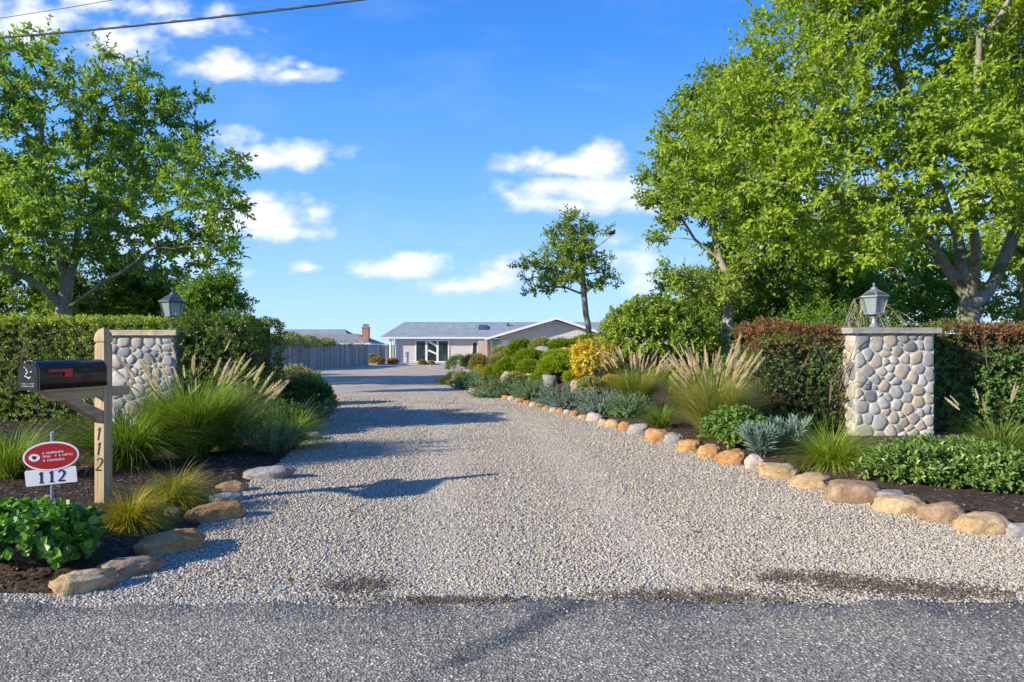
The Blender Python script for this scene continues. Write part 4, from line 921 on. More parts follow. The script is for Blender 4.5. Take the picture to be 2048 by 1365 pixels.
simple_tree('background_tree', 1495, 21, [(1490, 680, 70, 45), (1540, 660, 60, 50), (1440, 700, 40, 30)], 'bushdark', 'dark low tree between the pale trunk and the brown hedge top', 170, tint=.8, group=BG, tr=.08, top=650)
simple_tree('background_tree', 1390, 32, [(1395, 600, 90, 60), (1330, 640, 60, 40), (1450, 620, 60, 60)], 'dogwood', 'dim green tree behind the pale leaning trunk', 200, tint=.6, group=BG)
gx = (1690 - 1024) / F * 13.5
bush('weeping_shrub', (gx, 13.6, .1), [(-.3, 0, 1.55, 1.0, .8, .7), (.4, .1, 1.5, .9, .7, .75), (-.9, .1, 1.2, .7, .7, .7), (1.4, .3, 1.2, .8, .7, .6)], 'bushbright', 'light green arching shrub right behind the right lamp', n=900, k=9, L=.07, Wd=.035, slen=.3, tint=.55, shell=.7, out=.4)
B = MB()  # bare pale weeping twigs of that shrub
wr = empty('dry_shrub', (gx + .15, 13.0, .1)); tag(wr, 'bare pale twigs arching over behind the right lamp', 'shrub')
for i in range(34):
    a = RNG.uniform(-3.0, .2) if i % 3 else RNG.uniform(0, 6.28); L_ = RNG.uniform(.5, 1.25); t = np.linspace(0, 1, 9)
    c0 = np.array([RNG.normal() * .05, RNG.normal() * .05, 0]); h0 = RNG.uniform(1.7, 2.25); rr = L_ * (t ** 1.2)
    zt = h0 * np.minimum(1, t * 2.2) ** .8 - np.clip(t - .45, 0, 1) ** 1.5 * RNG.uniform(.8, 2.2)
    Pq = np.stack([c0[0] + np.cos(a) * rr + .03 * np.sin(t * 9 + i), c0[1] + np.sin(a) * rr * .5, zt], -1); B.tube(Pq, np.linspace(.012, .003, 9), 4)
    for _ in range(3):
        j = RNG.integers(4, 8); q = Pq[j]; e = q + np.array([RNG.normal() * .15, RNG.normal() * .1, -.2 + RNG.normal() * .15]); B.tube([q, (q + e) / 2 + RNG.normal(size=3) * .02, e], [.005, .003, .002], 3)
B.build('branches', M['barkpale'], wr)

# ------------------------------------------------------------------ hedges
def hedge(x0, x1, y0, y1, z0, z1, mkey, lab, dens=170, L=.05, Wd=.03, tintf=None, faces=('front', 'top', 'left', 'right'), k=8, core=(.18, .12), lump=.10):
    root = empty('hedge', ((x0 + x1) / 2, (y0 + y1) / 2, 0)); tag(root, lab, 'hedge'); c = np.array(root.location)
    PS = []; NS = []
    def face(n, o, a, b, nn):
        u1, v1 = RNG.random(n), RNG.random(n); p = np.array(o) + u1[:, None] * np.array(a) + v1[:, None] * np.array(b)
        dsp = (fnoise(p, 1.6, 4) - .5) * 2 * lump + (fnoise(p, 5, 2) - .5) * lump - .10 * RNG.random(n) ** 2
        p = p + np.array(nn) * dsp[:, None]; PS.append(p); NS.append(np.repeat(np.array([nn], float), n, 0))
    w, dp, h = x1 - x0, y1 - y0, z1 - z0
    if 'front' in faces: face(int(w * h * dens), (x0, y0, z0), (w, 0, 0), (0, 0, h), (0, -1, 0))
    if 'back' in faces: face(int(w * h * dens * .5), (x0, y1, z0), (w, 0, 0), (0, 0, h), (0, 1, 0))
    if 'top' in faces: face(int(w * dp * dens * 1.1), (x0, y0, z1), (w, 0, 0), (0, dp, 0), (0, 0, 1))
    if 'left' in faces: face(int(dp * h * dens), (x0, y0, z0), (0, dp, 0), (0, 0, h), (-1, 0, 0))
    if 'right' in faces: face(int(dp * h * dens), (x1, y0, z0), (0, dp, 0), (0, 0, h), (1, 0, 0))
    P = np.concatenate(PS); N = np.concatenate(NS); A = nrm(N + rdir(len(P)) * .75 + np.array([0, 0, .3]))
    t = (.35 + (fnoise(P, 2.2, 6) - .5) * .6 + (fnoise(P, 9, 7) - .5) * .4) if tintf is None else tintf(P)
    B = MB(); sprigs(B, P - A * .05 - c, A, .10, k, L, Wd, 60, np.clip(t, 0, 1), .35, .5); B.build('foliage', M[mkey], root)
    B = MB(); ns = int(w * dp * 26) + 20
    a0 = np.stack([RNG.uniform(x0 + .15, x1 - .15, ns), RNG.uniform(y0 + .1, y1 - .1, ns), np.full(ns, z0)], -1) - c
    a1 = a0 + np.stack([RNG.normal(size=ns) * .18, RNG.normal(size=ns) * .15, RNG.uniform(.3, .6, ns) * h], -1)
    sticks(B, a0, a1, .016, .010)
    for q in range(3):
        a2 = a1 + np.stack([RNG.normal(size=ns) * .22, RNG.normal(size=ns) * .2 - .08, RNG.uniform(.1, .45, ns) * h], -1); a2[:, 2] = np.minimum(a2[:, 2], z1 - .05 - c[2])
        sticks(B, a1, a2, .009, .004)
    B.build('stems', M['twig'], root)
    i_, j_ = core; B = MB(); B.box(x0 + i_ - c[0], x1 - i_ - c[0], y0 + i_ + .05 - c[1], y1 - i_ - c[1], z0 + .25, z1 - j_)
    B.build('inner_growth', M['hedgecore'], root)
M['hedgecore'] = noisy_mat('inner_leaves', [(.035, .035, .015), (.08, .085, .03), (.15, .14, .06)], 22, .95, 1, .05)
hedge(-15, -5.25, 12.05, 13.3, .05, 1.93, 'privet', 'long clipped green hedge left of and behind the left pebble wall', faces=('front', 'top', 'right'), dens=190, tintf=lambda P: .45 + (fnoise(P, 2.2, 6) - .5) * .5 + (fnoise(P, 9, 7) - .5) * .4 + ss(1.7, 1.95, P[:, 2]) * .3)
hedge(-5.45, -4.22, 10.85, 12.6, .05, 1.87, 'privet', 'dark square-cut hedge end to the right of the left lamp', dens=210)
bt = lambda P: .55 + (fnoise(P, 2.0, 6) - .5) * .8 + (fnoise(P, 8, 7) - .5) * .4 + .08 - ss(1.15, 1.72, P[:, 2]) * .5
hedge(3.72, 5.04, 10.38, 11.5, .1, 1.72, 'brownhedge', 'brown topped thin hedge left of the right pebble pillar', dens=260, tintf=bt, L=.045, Wd=.027, core=(.34, .25))
hedge(6.42, 14, 10.55, 11.9, .1, 1.74, 'brownhedge', 'dense bronze green hedge right of the right pebble pillar', dens=180, faces=('front', 'top', 'left'), tintf=lambda P: bt(P) + .12)
# sparse creeper over the pillar flank
root = empty('climbing_stems', (4.95, 11.0, .1)); tag(root, 'thin dark creeper stems on the left flank of the right pillar', 'creeper')
B = MB(); B2 = MB()
for i in range(9):
    t = np.linspace(0, 1, 12); Pq = np.stack([.06 + .02 * np.sin(t * 7 + i), -.75 + i * .12 + .09 * np.sin(t * 5 + i * 2) + t * .1, t * RNG.uniform(.7, 1.5)], -1); B.tube(Pq, np.linspace(.009, .003, 12), 4)
    sel = Pq[RNG.integers(2, 12, 5)]; sprigs(B2, sel, nrm(RNG.normal(size=(5, 3)) + np.array([-1, -.6, .2])), .12, 6, .045, .026, 60, .35, .4, .5)
B.build('stems', M['twig'], root); B2.build('foliage', M['brownhedge'], root)

# ------------------------------------------------------------------ pebble pillars
def cobble_face(B, O, U, V, Nn, w, h, n, seed):
    """voronoi packed river stones on the rectangle O + a*U + b*V"""
    rg = np.random.default_rng(seed); pts = rg.random((n, 2)) * [w, h]; wts = rg.uniform(-.006, .006, n)
    def cells(pts):
        out = []
        for i, p in enumerate(pts):
            poly = [(0, 0), (w, 0), (w, h), (0, h)]; o = np.argsort(((pts - p) ** 2).sum(1))[1:22]
            for j in o:
                q = pts[j]; d = q - p; m = (p + q) / 2 + d * np.clip((wts[i] - wts[j]) / (2 * (d @ d) + 1e-6), -.3, .3); new = []
                for a, b in zip(poly, poly[1:] + poly[:1]):
                    sa = (a[0] - m[0]) * d[0] + (a[1] - m[1]) * d[1]; sb = (b[0] - m[0]) * d[0] + (b[1] - m[1]) * d[1]
                    if sa <= 0: new.append(a)
                    if sa * sb < 0: t = sa / (sa - sb); new.append((a[0] + (b[0] - a[0]) * t, a[1] + (b[1] - a[1]) * t))
                poly = new
                if len(poly) < 3: break
            out.append(np.array(poly))
        return out
    for _ in range(3):
        cs = cells(pts); pts = np.array([c.mean(0) if len(c) > 2 else p for c, p in zip(cs, pts)])
        pts = pts + rg.normal(size=pts.shape) * .022
    cs = cells(pts); K = 28; th = np.arange(K) * 2 * math.pi / K
    for c in cs:
        if len(c) < 3: continue
        ce = c.mean(0); dirs = np.stack([np.cos(th), np.sin(th)], -1); rr = np.full(K, 9.)
        for a, b in zip(c, np.roll(c, -1, 0)):
            e = b - a; nn = np.array([e[1], -e[0]]); nn = nn / (np.linalg.norm(nn) + 1e-9)
            if np.dot(nn, a - ce) < 0: nn = -nn
            dist = np.dot(nn, a - ce) - .006; den = dirs @ nn; rr = np.where(den > 1e-3, np.minimum(rr, dist / np.maximum(den, 1e-3)), rr)
        rr = np.clip(rr, .012, None); rm = rr.mean()
        rr = np.minimum(rr, rm * 1.45)
        for _ in range(3): rr = (np.roll(rr, 1) + rr * 2 + np.roll(rr, -1)) / 4
        rr *= .985; hh = rg.uniform(.020, .036) * min(1, rm / .05); tint = rg.random(); tl = rg.normal(size=2) * .12
        v = []; prof = [(1.0, -.2), (.985, .25), (.93, .5), (.82, .72), (.64, .88), (.4, .97), (.15, 1.0)]
        for s, z in prof:
            xy = ce + dirs * (rr * s)[:, None]; zz = z * hh + (dirs @ tl) * s * hh * .8 * (z > 0)
            v.append(np.array(O) + xy[:, :1] * np.array(U) + xy[:, 1:] * np.array(V) + np.array(Nn) * zz[:, None])
        v = np.concatenate(v); m = len(prof); i = np.arange(m - 1)[:, None] * K; j = np.arange(K)[None]; j2 = (j + 1) % K
        B.add(v, np.stack([i + j, i + j2, i + K + j2, i + K + j], -1).reshape(-1, 4), tint)
        B.add(v[-K:], [tuple(range(K))], tint)
def pillar(x0, x1, y0, y1, h, lab, capm, n, seed, sides):
    root = empty('stone_pillar', ((x0 + x1) / 2, (y0 + y1) / 2, 0)); tag(root, lab, 'pillar')
    sh = np.array(root.location); w, dp = x1 - x0, y1 - y0
    B = MB(); B.box(x0, x1, y0, y1, -.05, h - .001); B.build('mortar_core', M['mortar'], root, shift=sh)
    B = MB(); cobble_face(B, (x0, y0, 0), (1, 0, 0), (0, 0, 1), (0, -1, 0), w, h, n, seed)
    if 'right' in sides: cobble_face(B, (x1, y0, 0), (0, 1, 0), (0, 0, 1), (1, 0, 0), dp, h, int(n * dp / w), seed + 1)
    if 'left' in sides: cobble_face(B, (x0, y1, 0), (0, -1, 0), (0, 0, 1), (-1, 0, 0), dp, h, int(n * dp / w), seed + 2)
    B.build('stone_facing', M['cobble'], root, smooth=True, shift=sh)
    # cap slab with chipped edge
    bm = bmesh.new(); bmesh.ops.create_cube(bm, size=1)
    for v_ in bm.verts: v_.co = Vector((v_.co.x * (w + .16), v_.co.y * (dp + .14), v_.co.z * .085))
    bmesh.ops.subdivide_edges(bm, edges=bm.edges[:], cuts=9, use_grid_fill=True)
    for v_ in bm.verts:
        nz = mnoise.noise(v_.co * 7 + Vector((seed, 0, 0))); n3 = mnoise.noise(v_.co * 19)
        if abs(v_.co.z) < .0424 or True: v_.co.x += nz * .012 + n3 * .005; v_.co.y += nz * .012 + n3 * .006; v_.co.z += n3 * .005
    me = bpy.data.meshes.new('capstone'); bm.to_mesh(me); bm.free(); me.materials.append(M[capm])
    o = bpy.data.objects.new('capstone', me); COL.objects.link(o); o.parent = root; o.location = (0, 0, h + .042)
    return root
pillar(5.08, 6.24, 10.1, 11.25, 1.62, 'right pebble pillar with grey slate cap beside the bronze hedge', 'capstone', 80, 3, ('left', 'right'))
pillar(-6.34, -5.36, 10.8, 11.92, 1.60, 'left pebble wall with tan cap behind the mailbox', 'captan', 66, 9, ('right', 'left'))

# ------------------------------------------------------------------ lanterns
def metal_mat(name, c, rough=.5, metal=.6):
    m, nt, out = mat(name); k = NT(nt); t = k.n('ShaderNodeTexCoord'); n = k.noise(t.outputs['Object'], 25, 6, .7)
    cc = k.mul(c, k.ramp(n, [(.3, (.72, .72, .70)), (.7, (1.1, 1.1, 1.1))])); rg = k.n('ShaderNodeMapRange'); rg.inputs['To Min'].default_value = rough - .12; rg.inputs['To Max'].default_value = rough + .15
    k.l(n, rg.inputs['Value']); k.bsdf(out, cc, rg.outputs[0], k.bump(n, .15, .002), metal=metal); return m
M['pewter'] = metal_mat('weathered_pewter', (.30, .31, .31), .5, .45)
M['darkmetal'] = metal_mat('dark_grey_metal', (.13, .14, .15), .5, .5)
def glass_mat(name, col=(.85, .92, .92), rough=.08, tr=.55):
    m, nt, out = mat(name); k = NT(nt); tb = k.n('ShaderNodeBsdfTransparent'); tb.inputs[0].default_value = (*col, 1)
    b = k.bsdf(None, (.45, .52, .52), rough, spec=.8); mx = k.n('ShaderNodeMixShader'); mx.inputs[0].default_value = 1 - tr
    k.l(tb.outputs[0], mx.inputs[1]); k.l(b.outputs[0], mx.inputs[2]); k.l(mx.outputs[0], out.inputs[0]); return m
M['lampglass'] = glass_mat('lamp_glass')
M['candle'] = noisy_mat('candle_white', [(.65, .62, .55), (.75, .72, .66)], 10, .4, .05)
def lantern(loc, lab, sc, mk, rz):
    root = empty('pillar_lantern', loc, rz); root.scale = (sc,) * 3; tag(root, lab, 'lamp', 'lanterns on the two pebble pillars'); pm = M[mk]
    B = MB(); B.lathe([(0, .0), (.10, .0), (.098, .012), (.075, .03), (.048, .08), (.036, .13), (.034, .155), (.055, .165), (.055, .18), (.036, .19), (.05, .205), (.10, .215), (.145, .22), (.145, .235), (0, .235)], 24)
    B.build('base', pm, root, smooth=False)
    hexa = [i * math.pi / 3 for i in range(6)]
    def ring(r, z): return [np.array((r * math.cos(a), r * math.sin(a), z)) for a in hexa]
    b0, b1 = ring(.138, .235), ring(.205, .485); B = MB()
    for i in range(6): B.tube([b0[i], b1[i]], [.009, .010], 5)
    for rr, z, th in ((.138, .24, .009), (.205, .485, .012)):
        q = ring(rr, z)
        for i in range(6): B.tube([q[i], q[(i + 1) % 6]], [th, th], 5)
    B.build('frame', pm, root)
    g0, g1 = ring(.133, .243), ring(.198, .48)
    for i in range(6):
        j = (i + 1) % 6; B = MB(); ct = (g0[i] + g0[j]) / 2; ct = np.array((ct[0], ct[1], 0)); ct = ct / np.linalg.norm(ct) * -.003
        B.prism([g0[i], g0[j], g1[j], g1[i]], ct); B.build('glass_pane', M['lampglass'], root)
    B = MB(); e = ring(.232, .490); e2 = ring(.232, .503); m1 = ring(.13, .575); t1 = ring(.045, .625)
    for i in range(6):
        j = (i + 1) % 6; B.poly([e[i], e[j], e2[j], e2[i]]); B.poly([e[j], e[i], ring(.19, .488)[i], ring(.19, .488)[j]])
        # frame strips around each roof panel
        def L_(a, b, t): return a + (b - a) * t
        quad = [e2[i], e2[j], m1[j], m1[i]]; cen = sum(quad) / 4; inn = [L_(p, cen, .22) for p in quad]
        for a in range(4): B.poly([quad[a], quad[(a + 1) % 4], inn[(a + 1) % 4], inn[a]])
        B.poly([m1[i], m1[j], t1[j], t1[i]])
    B.lathe([(.05, .62), (.045, .64), (.02, .655), (.012, .67), (.02, .68), (.024, .695), (.015, .71), (0, .72)], 12)
    rf = B.build('roof', pm, root)
    B = MB()
    for i in range(6):
        j = (i + 1) % 6; quad = [e2[i], e2[j], m1[j], m1[i]]; cen = sum(quad) / 4; inn = [p + (cen - p) * .2 - np.array((0, 0, .004)) for p in quad]; B.poly(inn)
    B.build('roof_glass', M['roofglass'], rf)
    B = MB(); B.lathe([(.013, .235), (.013, .37), (.0, .372)], 10); B.lathe([(.011, .373), (.016, .395), (.010, .425), (0, .44)], 10); B.build('candle_bulb', M['candle'], root)
M['roofglass'] = noisy_mat('smoked_glass', [(.05, .055, .07), (.08, .085, .10)], 6, .15, .02, spec=.8)
lx, ly = (1748 - 1024) / F * 10.55, 10.55; lantern((lx, ly, 1.704), 'verdigris grey lantern standing on the right pebble pillar', .98, 'pewter', R(12))
lx, ly = (346 - 1024) / F * 11.45, 11.45; lantern((lx, ly, 1.686), 'dark grey lantern on the left wall, half hidden by the hedge', .98, 'darkmetal', R(40))

# ------------------------------------------------------------------ mailbox and post
def wood_mat(name, c0, c1, c2, axis=2):
    m, nt, out = mat(name); k = NT(nt); t = k.n('ShaderNodeTexCoord'); mp = k.n('ShaderNodeMapping'); s = [22, 22, 22]; s[axis] = 1.1
    mp.inputs['Scale'].default_value = s; k.l(t.outputs['Object'], mp.inputs[0]); n = k.noise(mp.outputs[0], 1.6, 6, .6)
    n2 = k.noise(t.outputs['Object'], 4, 3); c = k.ramp(n, [(.3, c0), (.5, c1), (.7, c2)]); c = k.mul(c, k.ramp(n2, [(.35, (.82, .80, .76)), (.6, (1, 1, 1))]))
    vo = k.n('ShaderNodeTexVoronoi'); vo.inputs['Scale'].default_value = 4.2; k.l(t.outputs['Object'], vo.inputs['Vector'])
    kn = k.ramp(vo.outputs['Distance'], [(.035, (.25, .16, .10)), (.07, (1, 1, 1))]); c = k.mul(c, kn)
    k.bsdf(out, c, .7, k.bump(n, .25, .002)); return m
M['postwood'] = wood_mat('pine_post', (.34, .23, .12), (.50, .36, .20), (.60, .46, .28))
M['armwood'] = wood_mat('pine_arm', (.34, .22, .11), (.48, .34, .18), (.58, .44, .26), 1)
PX, PY = (207 - 1024) / F * 5.95, 5.95; PZ = float(H(PX, PY)); RZ = R(-12)
post = empty('mailbox_post', (PX, PY, PZ), RZ); tag(post, 'square pine post with side arm carrying the mailbox, numbered 112', 'post')
PT = 1.60 - PZ
B = MB()
prof = [(.047, -.15), (.047, PT - .175), (.047, PT - .15), (.040, PT - .142), (.040, PT - .13), (.050, PT - .120), (.050, PT - .085), (.044, PT - .050), (.026, PT - .018), (.004, PT)]
B.lathe([(r_ * math.sqrt(2), z_) for r_, z_ in prof], 4, flat=math.pi / 4); B.build('upright', M['postwood'], post)
AZ = 1.085 - PZ
B = MB(); y0, y1 = -.62, .24
B.prism([(-.042, y0, AZ), (-.042, y0 + .10, AZ - .085), (-.042, y1, AZ - .085), (-.042, y1 + .03, AZ - .03), (-.042, y1, AZ)], (.084, 0, 0)); B.build('arm', M['armwood'], post)
B = MB(); B.prism([(-.040, -.05, AZ - .20), (-.040, -.05, AZ - .31), (-.040, -.43, AZ - .087), (-.040, -.30, AZ - .087)], (.08, 0, 0)); B.build('brace', M['armwood'], post)
B = MB(); B.box(-.08, .08, -.66, -.06, AZ + .001, AZ + .014); B.build('shelf_board', M['armwood'], post)
M['black'] = metal_mat('black_enamel', (.012, .013, .016), .24, 0)
M['digit'] = noisy_mat('dark_digit', [(.02, .02, .03), (.04, .04, .05)], 20, .35, .05)
def stroke(B, pts, w, z0=0, th=.003, wf=None, t=.5):
    """flat ribbon in local xz plane (x right, z up), front at y=z0-th"""
    P = np.array(pts, float); T = np.gradient(P, axis=0); T /= np.linalg.norm(T, axis=1)[:, None] + 1e-9; Nn = np.stack([-T[:, 1], T[:, 0]], -1)
    ww = (w if wf is None else w * np.array(wf))
    ww = np.broadcast_to(ww, (len(P),))[:, None] / 2; a = P + Nn * ww; b = P - Nn * ww; m = len(P)
    def p3(q, y): return np.stack([q[:, 0], np.full(m, y), q[:, 1]], -1)
    v = np.concatenate([p3(a, z0 - th), p3(b, z0 - th), p3(a, z0), p3(b, z0)]); i = np.arange(m - 1)
    B.add(v, np.concatenate([np.stack([i, i + 1, m + i + 1, m + i], -1), np.stack([i, 2 * m + i, 2 * m + i + 1, i + 1], -1), np.stack([m + i, m + i + 1, 3 * m + i + 1, 3 * m + i], -1)]), t)
    B.add(v[[0, m, 3 * m, 2 * m]], [(0, 1, 2, 3)], t); B.add(v[[m - 1, 2 * m - 1, 4 * m - 1, 3 * m - 1]], [(3, 2, 1, 0)], t)
def one(B, x, z, h, w, z0, serif=True, sl=0):
    stroke(B, [(x - sl * h * .5, z), (x, z + h * .5), (x + sl * h * .5, z + h)], w, z0)
    stroke(B, [(x - h * .20 + sl * h * .5, z + h * .80), (x - h * .08 + sl * h * .5, z + h * .88), (x + sl * h * .5, z + h * .97)], w * .6, z0 - .0004)
    if serif: stroke(B, [(x - h * .18 - sl * h * .5, z + w * .2), (x + h * .18 - sl * h * .5, z + w * .2)], w * .45, z0 - .0007)
def two(B, x, z, h, w, z0, sl=0):
    a = np.linspace(math.pi * .93, -.35, 12); r_ = h * .24
    arc = [(x + r_ * math.cos(q) * 1.05, z + h - r_ * 1.05 + r_ * math.sin(q)) for q in a]; end = [(x + r_ * .3, z + h * .36), (x - r_ * .9, z + w * .4)]
    pts = [(p[0] + sl * (p[1] - z - h / 2), p[1]) for p in arc + end]
    stroke(B, pts, w, z0, wf=[.75, .5, .45, .5, .6, .7, .85, 1, 1.1, 1.1, 1, .85, .6, .4]); stroke(B, [(x - r_ * 1.05 - sl * h / 2, z + w * .35), (x - sl * h / 2, z + w * .35), (x + r_ * 1.15 - sl * h / 2, z + w * .5)], w * .8, z0 - .0005)
B = MB()
for zt, dg in ((.735, 1), (.605, 1), (.47, 2)):
    zz = zt - PZ - .11
    B = MB()
    if dg == 1: one(B, .0, zz, .11, .014, -.047, False, .18)
    else: two(B, .0, zz, .11, .014, -.047, .18)
    B.build('digit', M['digit'], post)
# mailbox body
mb = empty('mailbox', (PX, PY, PZ), RZ); tag(mb, 'black arched-top metal mailbox with red flag on a wooden arm', 'mailbox')
Zb = AZ + .016; wv, hv, Lb = .086, .225, .66; yb, yf = -.055, -.055 - Lb
def arch(sx=1.0, n=14):
    r_ = wv * sx; zc = hv - wv; pts = [(-r_, 0), (r_, 0)] + [(r_ * math.cos(a), zc + (r_) * math.sin(a)) for a in np.linspace(0, math.pi, n)]
    return pts
pr = arch(); B = MB(); ny = 15; V = []
for j in range(ny):
    y = yb + (yf - yb) * j / (ny - 1); dn = 0
    row = []
    for (a, b) in pr:
        t = j / (ny - 1); dent = 0
        if a > wv * .8 and b < hv * .75: dent = .010 * math.exp(-((t - .40) / .05) ** 2) + .006 * math.exp(-((t - .2) / .12) ** 2) * math.sin(b * 30)
        row.append((a - dent, y, Zb + b))
    V.append(row)
V = np.array(V); kk = len(pr); i = np.arange(ny - 1)[:, None] * kk; j = np.arange(kk)[None]; j2 = (j + 1) % kk
B.add(V.reshape(-1, 3), np.stack([i + j, i + j2, i + kk + j2, i + kk + j], -1).reshape(-1, 4)); B.add(V[0], [tuple(range(kk))]); B.add(V[-1], [tuple(range(kk))[::-1]])
bo = B.build('body', M['black'], mb); bo.data.polygons.foreach_set('use_smooth', [p.loop_total == 4 for p in bo.data.polygons])
B = MB(); q = [(a * 1.04, yf - .002, Zb + b * 1.015 - .002) for a, b in pr]; B.prism(q, (0, -.016, 0)); B.build('door', M['black'], mb)
B = MB(); B.tube([(a * 1.05, yf - .004, Zb + b * 1.02 - .003) for a, b in pr[1:] + pr[:1]], .004, 5); B.build('door_rim', M['pewter'], mb)
B = MB(); B.tube([(0, yf - .018, Zb + hv * .93), (0, yf - .036, Zb + hv * .96), (0, yf - .036, Zb + hv * 1.05)], [.006, .007, .009], 6); B.build('door_latch', M['black'], mb)
M['red'] = noisy_mat('red_paint', [(.62, .03, .03), (.75, .05, .045)], 20, .4, .1, .002)
B = MB(); xf = wv + .004; fz = Zb + .135
B.box(xf, xf + .004, yf + .30, yf + .07, fz, fz + .020); B.box(xf, xf + .0045, yf + .30, yf + .225, fz - .045, fz + .022)
fl = B.build('flag', M['red'], mb); B = MB(); B.tube([(xf, yf + .085, fz + .01), (xf + .012, yf + .085, fz + .01)], .011, 10); B.build('rivet', M['red'], fl)
M['white'] = noisy_mat('white_paint', [(.68, .68, .68), (.78, .78, .78)], 10, .5, .1, .002)
B = MB(); y_ = yf - .0185   # worn white emblem and two lines of small lettering on the door
for a, b, c_, d_ in [(-.02, .165, -.01, .15), (-.01, .15, -.002, .14), (-.028, .178, -.034, .172), (.0, .135, -.016, .128), (-.016, .128, -.018, .118), (.022, .138, .034, .140), (.03, .146, .034, .14), (-.02, .108, -.008, .10), (-.008, .10, .004, .094), (.004, .094, .022, .098), (.022, .098, .028, .104), (-.022, .112, -.028, .104), (.004, .09, .014, .086)]:
    stroke(B, [(a, Zb + b), ((a + c_) / 2 + .002, Zb + (b + d_) / 2 + .002), (c_, Zb + d_)], .006, y_, .0006)
B.build('door_emblem', M['white'], mb)
rs = random.Random(5)
for zl, x0_, x1_ in ((.045, -.06, .065), (.026, -.055, .065)):
    x_ = x0_; B = MB()
    while x_ < x1_:
        wd_ = rs.uniform(.003, .006)
        if rs.random() > .14:
            stroke(B, [(x_, Zb + zl), (x_, Zb + zl + .009)], .0018, y_, .0006)
            if rs.random() > .4: stroke(B, [(x_, Zb + zl + rs.choice((0, .0045, .0085))), (x_ + wd_, Zb + zl + rs.choice((0, .0045, .0085)))], .0018, y_ - .0001, .0006)
        x_ += wd_ + .0035
    B.build('lettering', M['white'], mb)

# ------------------------------------------------------------------ yard sign
gx, gy, gz_ = gnd(104, 1028); sg = empty('yard_sign', (gx, gy, gz_), R(8)); tag(sg, 'small red oval sign over a white 112 plate on a metal stake', 'sign')
pm = gy / F
B = MB(); B.box(-.012, .012, -.004, .004, -.1, .665); B.box(-.0035, .0035, -.012, -.004, -.1, .66); B.build('stake', metal_mat('galvanised', (.55, .58, .62), .4, .6), sg)
zc = EYE + (HY - 912) * pm - gz_; tl = R(5)
def rot(x, z, cx=0., cz=0.): return (cx + x * math.cos(tl) - z * math.sin(tl), cz + x * math.sin(tl) + z * math.cos(tl))
def ell(a, b, y, n=48): return [(*(lambda q: (q[0], y, q[1]))(rot(a * math.cos(t), b * math.sin(t), 0, zc)),) for t in np.linspace(0, 2 * math.pi, n, endpoint=False)]
aw, ah = 52 * pm, 29 * pm
B = MB(); B.prism(ell(aw, ah, -.014), (0, -.004, 0)); B.build('border', M['white'], sg)
M['signred'] = noisy_mat('sign_red', [(.36, .012, .020), (.42, .02, .028)], 8, .35, .02)
B = MB(); B.prism(ell(aw * .93, ah * .88, -.0185), (0, -.001, 0)); B.build('red_panel', M['signred'], sg)
B = MB(); cx_, cz_ = rot(-aw * .58, .0, 0, zc); ci = [(cx_ + 10.5 * pm * math.cos(t), -.0198, cz_ + 7.5 * pm * math.sin(t)) for t in np.linspace(0, 6.28, 24, endpoint=False)]
B.prism(ci, (0, -.0008, 0)); B.build('badge', M['white'], sg)
M['navy'] = noisy_mat('navy', [(.02, .015, .09), (.03, .02, .12)], 8, .4, .02)
B = MB(); B.prism([(cx_ - 4.5 * pm, -.0208, cz_ + 2.8 * pm), (cx_, -.0208, cz_ + 3.6 * pm), (cx_ + 4.5 * pm, -.0208, cz_ + 2.8 * pm), (cx_ + 4 * pm, -.0208, cz_ - .5 * pm), (cx_, -.0208, cz_ - 4.5 * pm), (cx_ - 4 * pm, -.0208, cz_ - .5 * pm)], (0, -.0006, 0)); B.build('shield', M['navy'], sg)
B = MB(); rs = random.Random(3)
for ln_, (z_, x0_, x1_) in enumerate(((7, -14, 24), (0, -14, 42), (-8, -14, 24))):
    x_ = x0_
    while x_ < x1_:
        wd_ = rs.uniform(2.2, 3.4)
        if rs.random() > .1:
            segs = [((x_, z_ - 2), (x_, z_ + 2.2))]
            if rs.random() > .3: segs.append(((x_, z_ + rs.choice((-2, 0, 2.2))), (x_ + wd_ * .8, z_ + rs.choice((-2, 0, 2.2)))))
            if rs.random() > .5: segs.append(((x_ + wd_ * .8, z_ - 2), (x_ + wd_ * .8, z_ + 1.5)))
            for qi, (p, q) in enumerate(segs):
                p = rot(p[0] * pm, p[1] * pm, 0, zc); q = rot(q[0] * pm, q[1] * pm, 0, zc); stroke(B, [p, q], .8 * pm, -.0198 - .0001 * qi, .0006)
        x_ += wd_ + .9
B.build('lettering', M['white'], sg)
zp = EYE + (HY - 952.5) * pm - gz_
B = MB(); q = [(*(lambda q: (q[0], -.012, q[1]))(rot(a * 47.5 * pm, b * 16 * pm, 0, zp)),) for a, b in ((-1, -.85), (-.96, -1), (.96, -1), (1, -.85), (1, .85), (.96, 1), (-.96, 1), (-1, .85))]
B.prism(q, (0, -.0025, 0)); B.build('number_plate', M['white'], sg)
B = MB()
for fn, xo in ((one, -19), (one, 0), (two, 18)):
    x_, z_ = rot(xo * pm, -11.5 * pm, 0, zp); B = MB(); fn(B, x_, z_, 22 * pm, 3.6 * pm, -.0147); B.build('digit', M['navy'], sg)
tag(rock(gx - .02, gy + .03, gz_, .05, .05, .02, 'brown', 'tiny clod of soil at the sign stake foot', seed=5, name='stone'), None, 'stone')

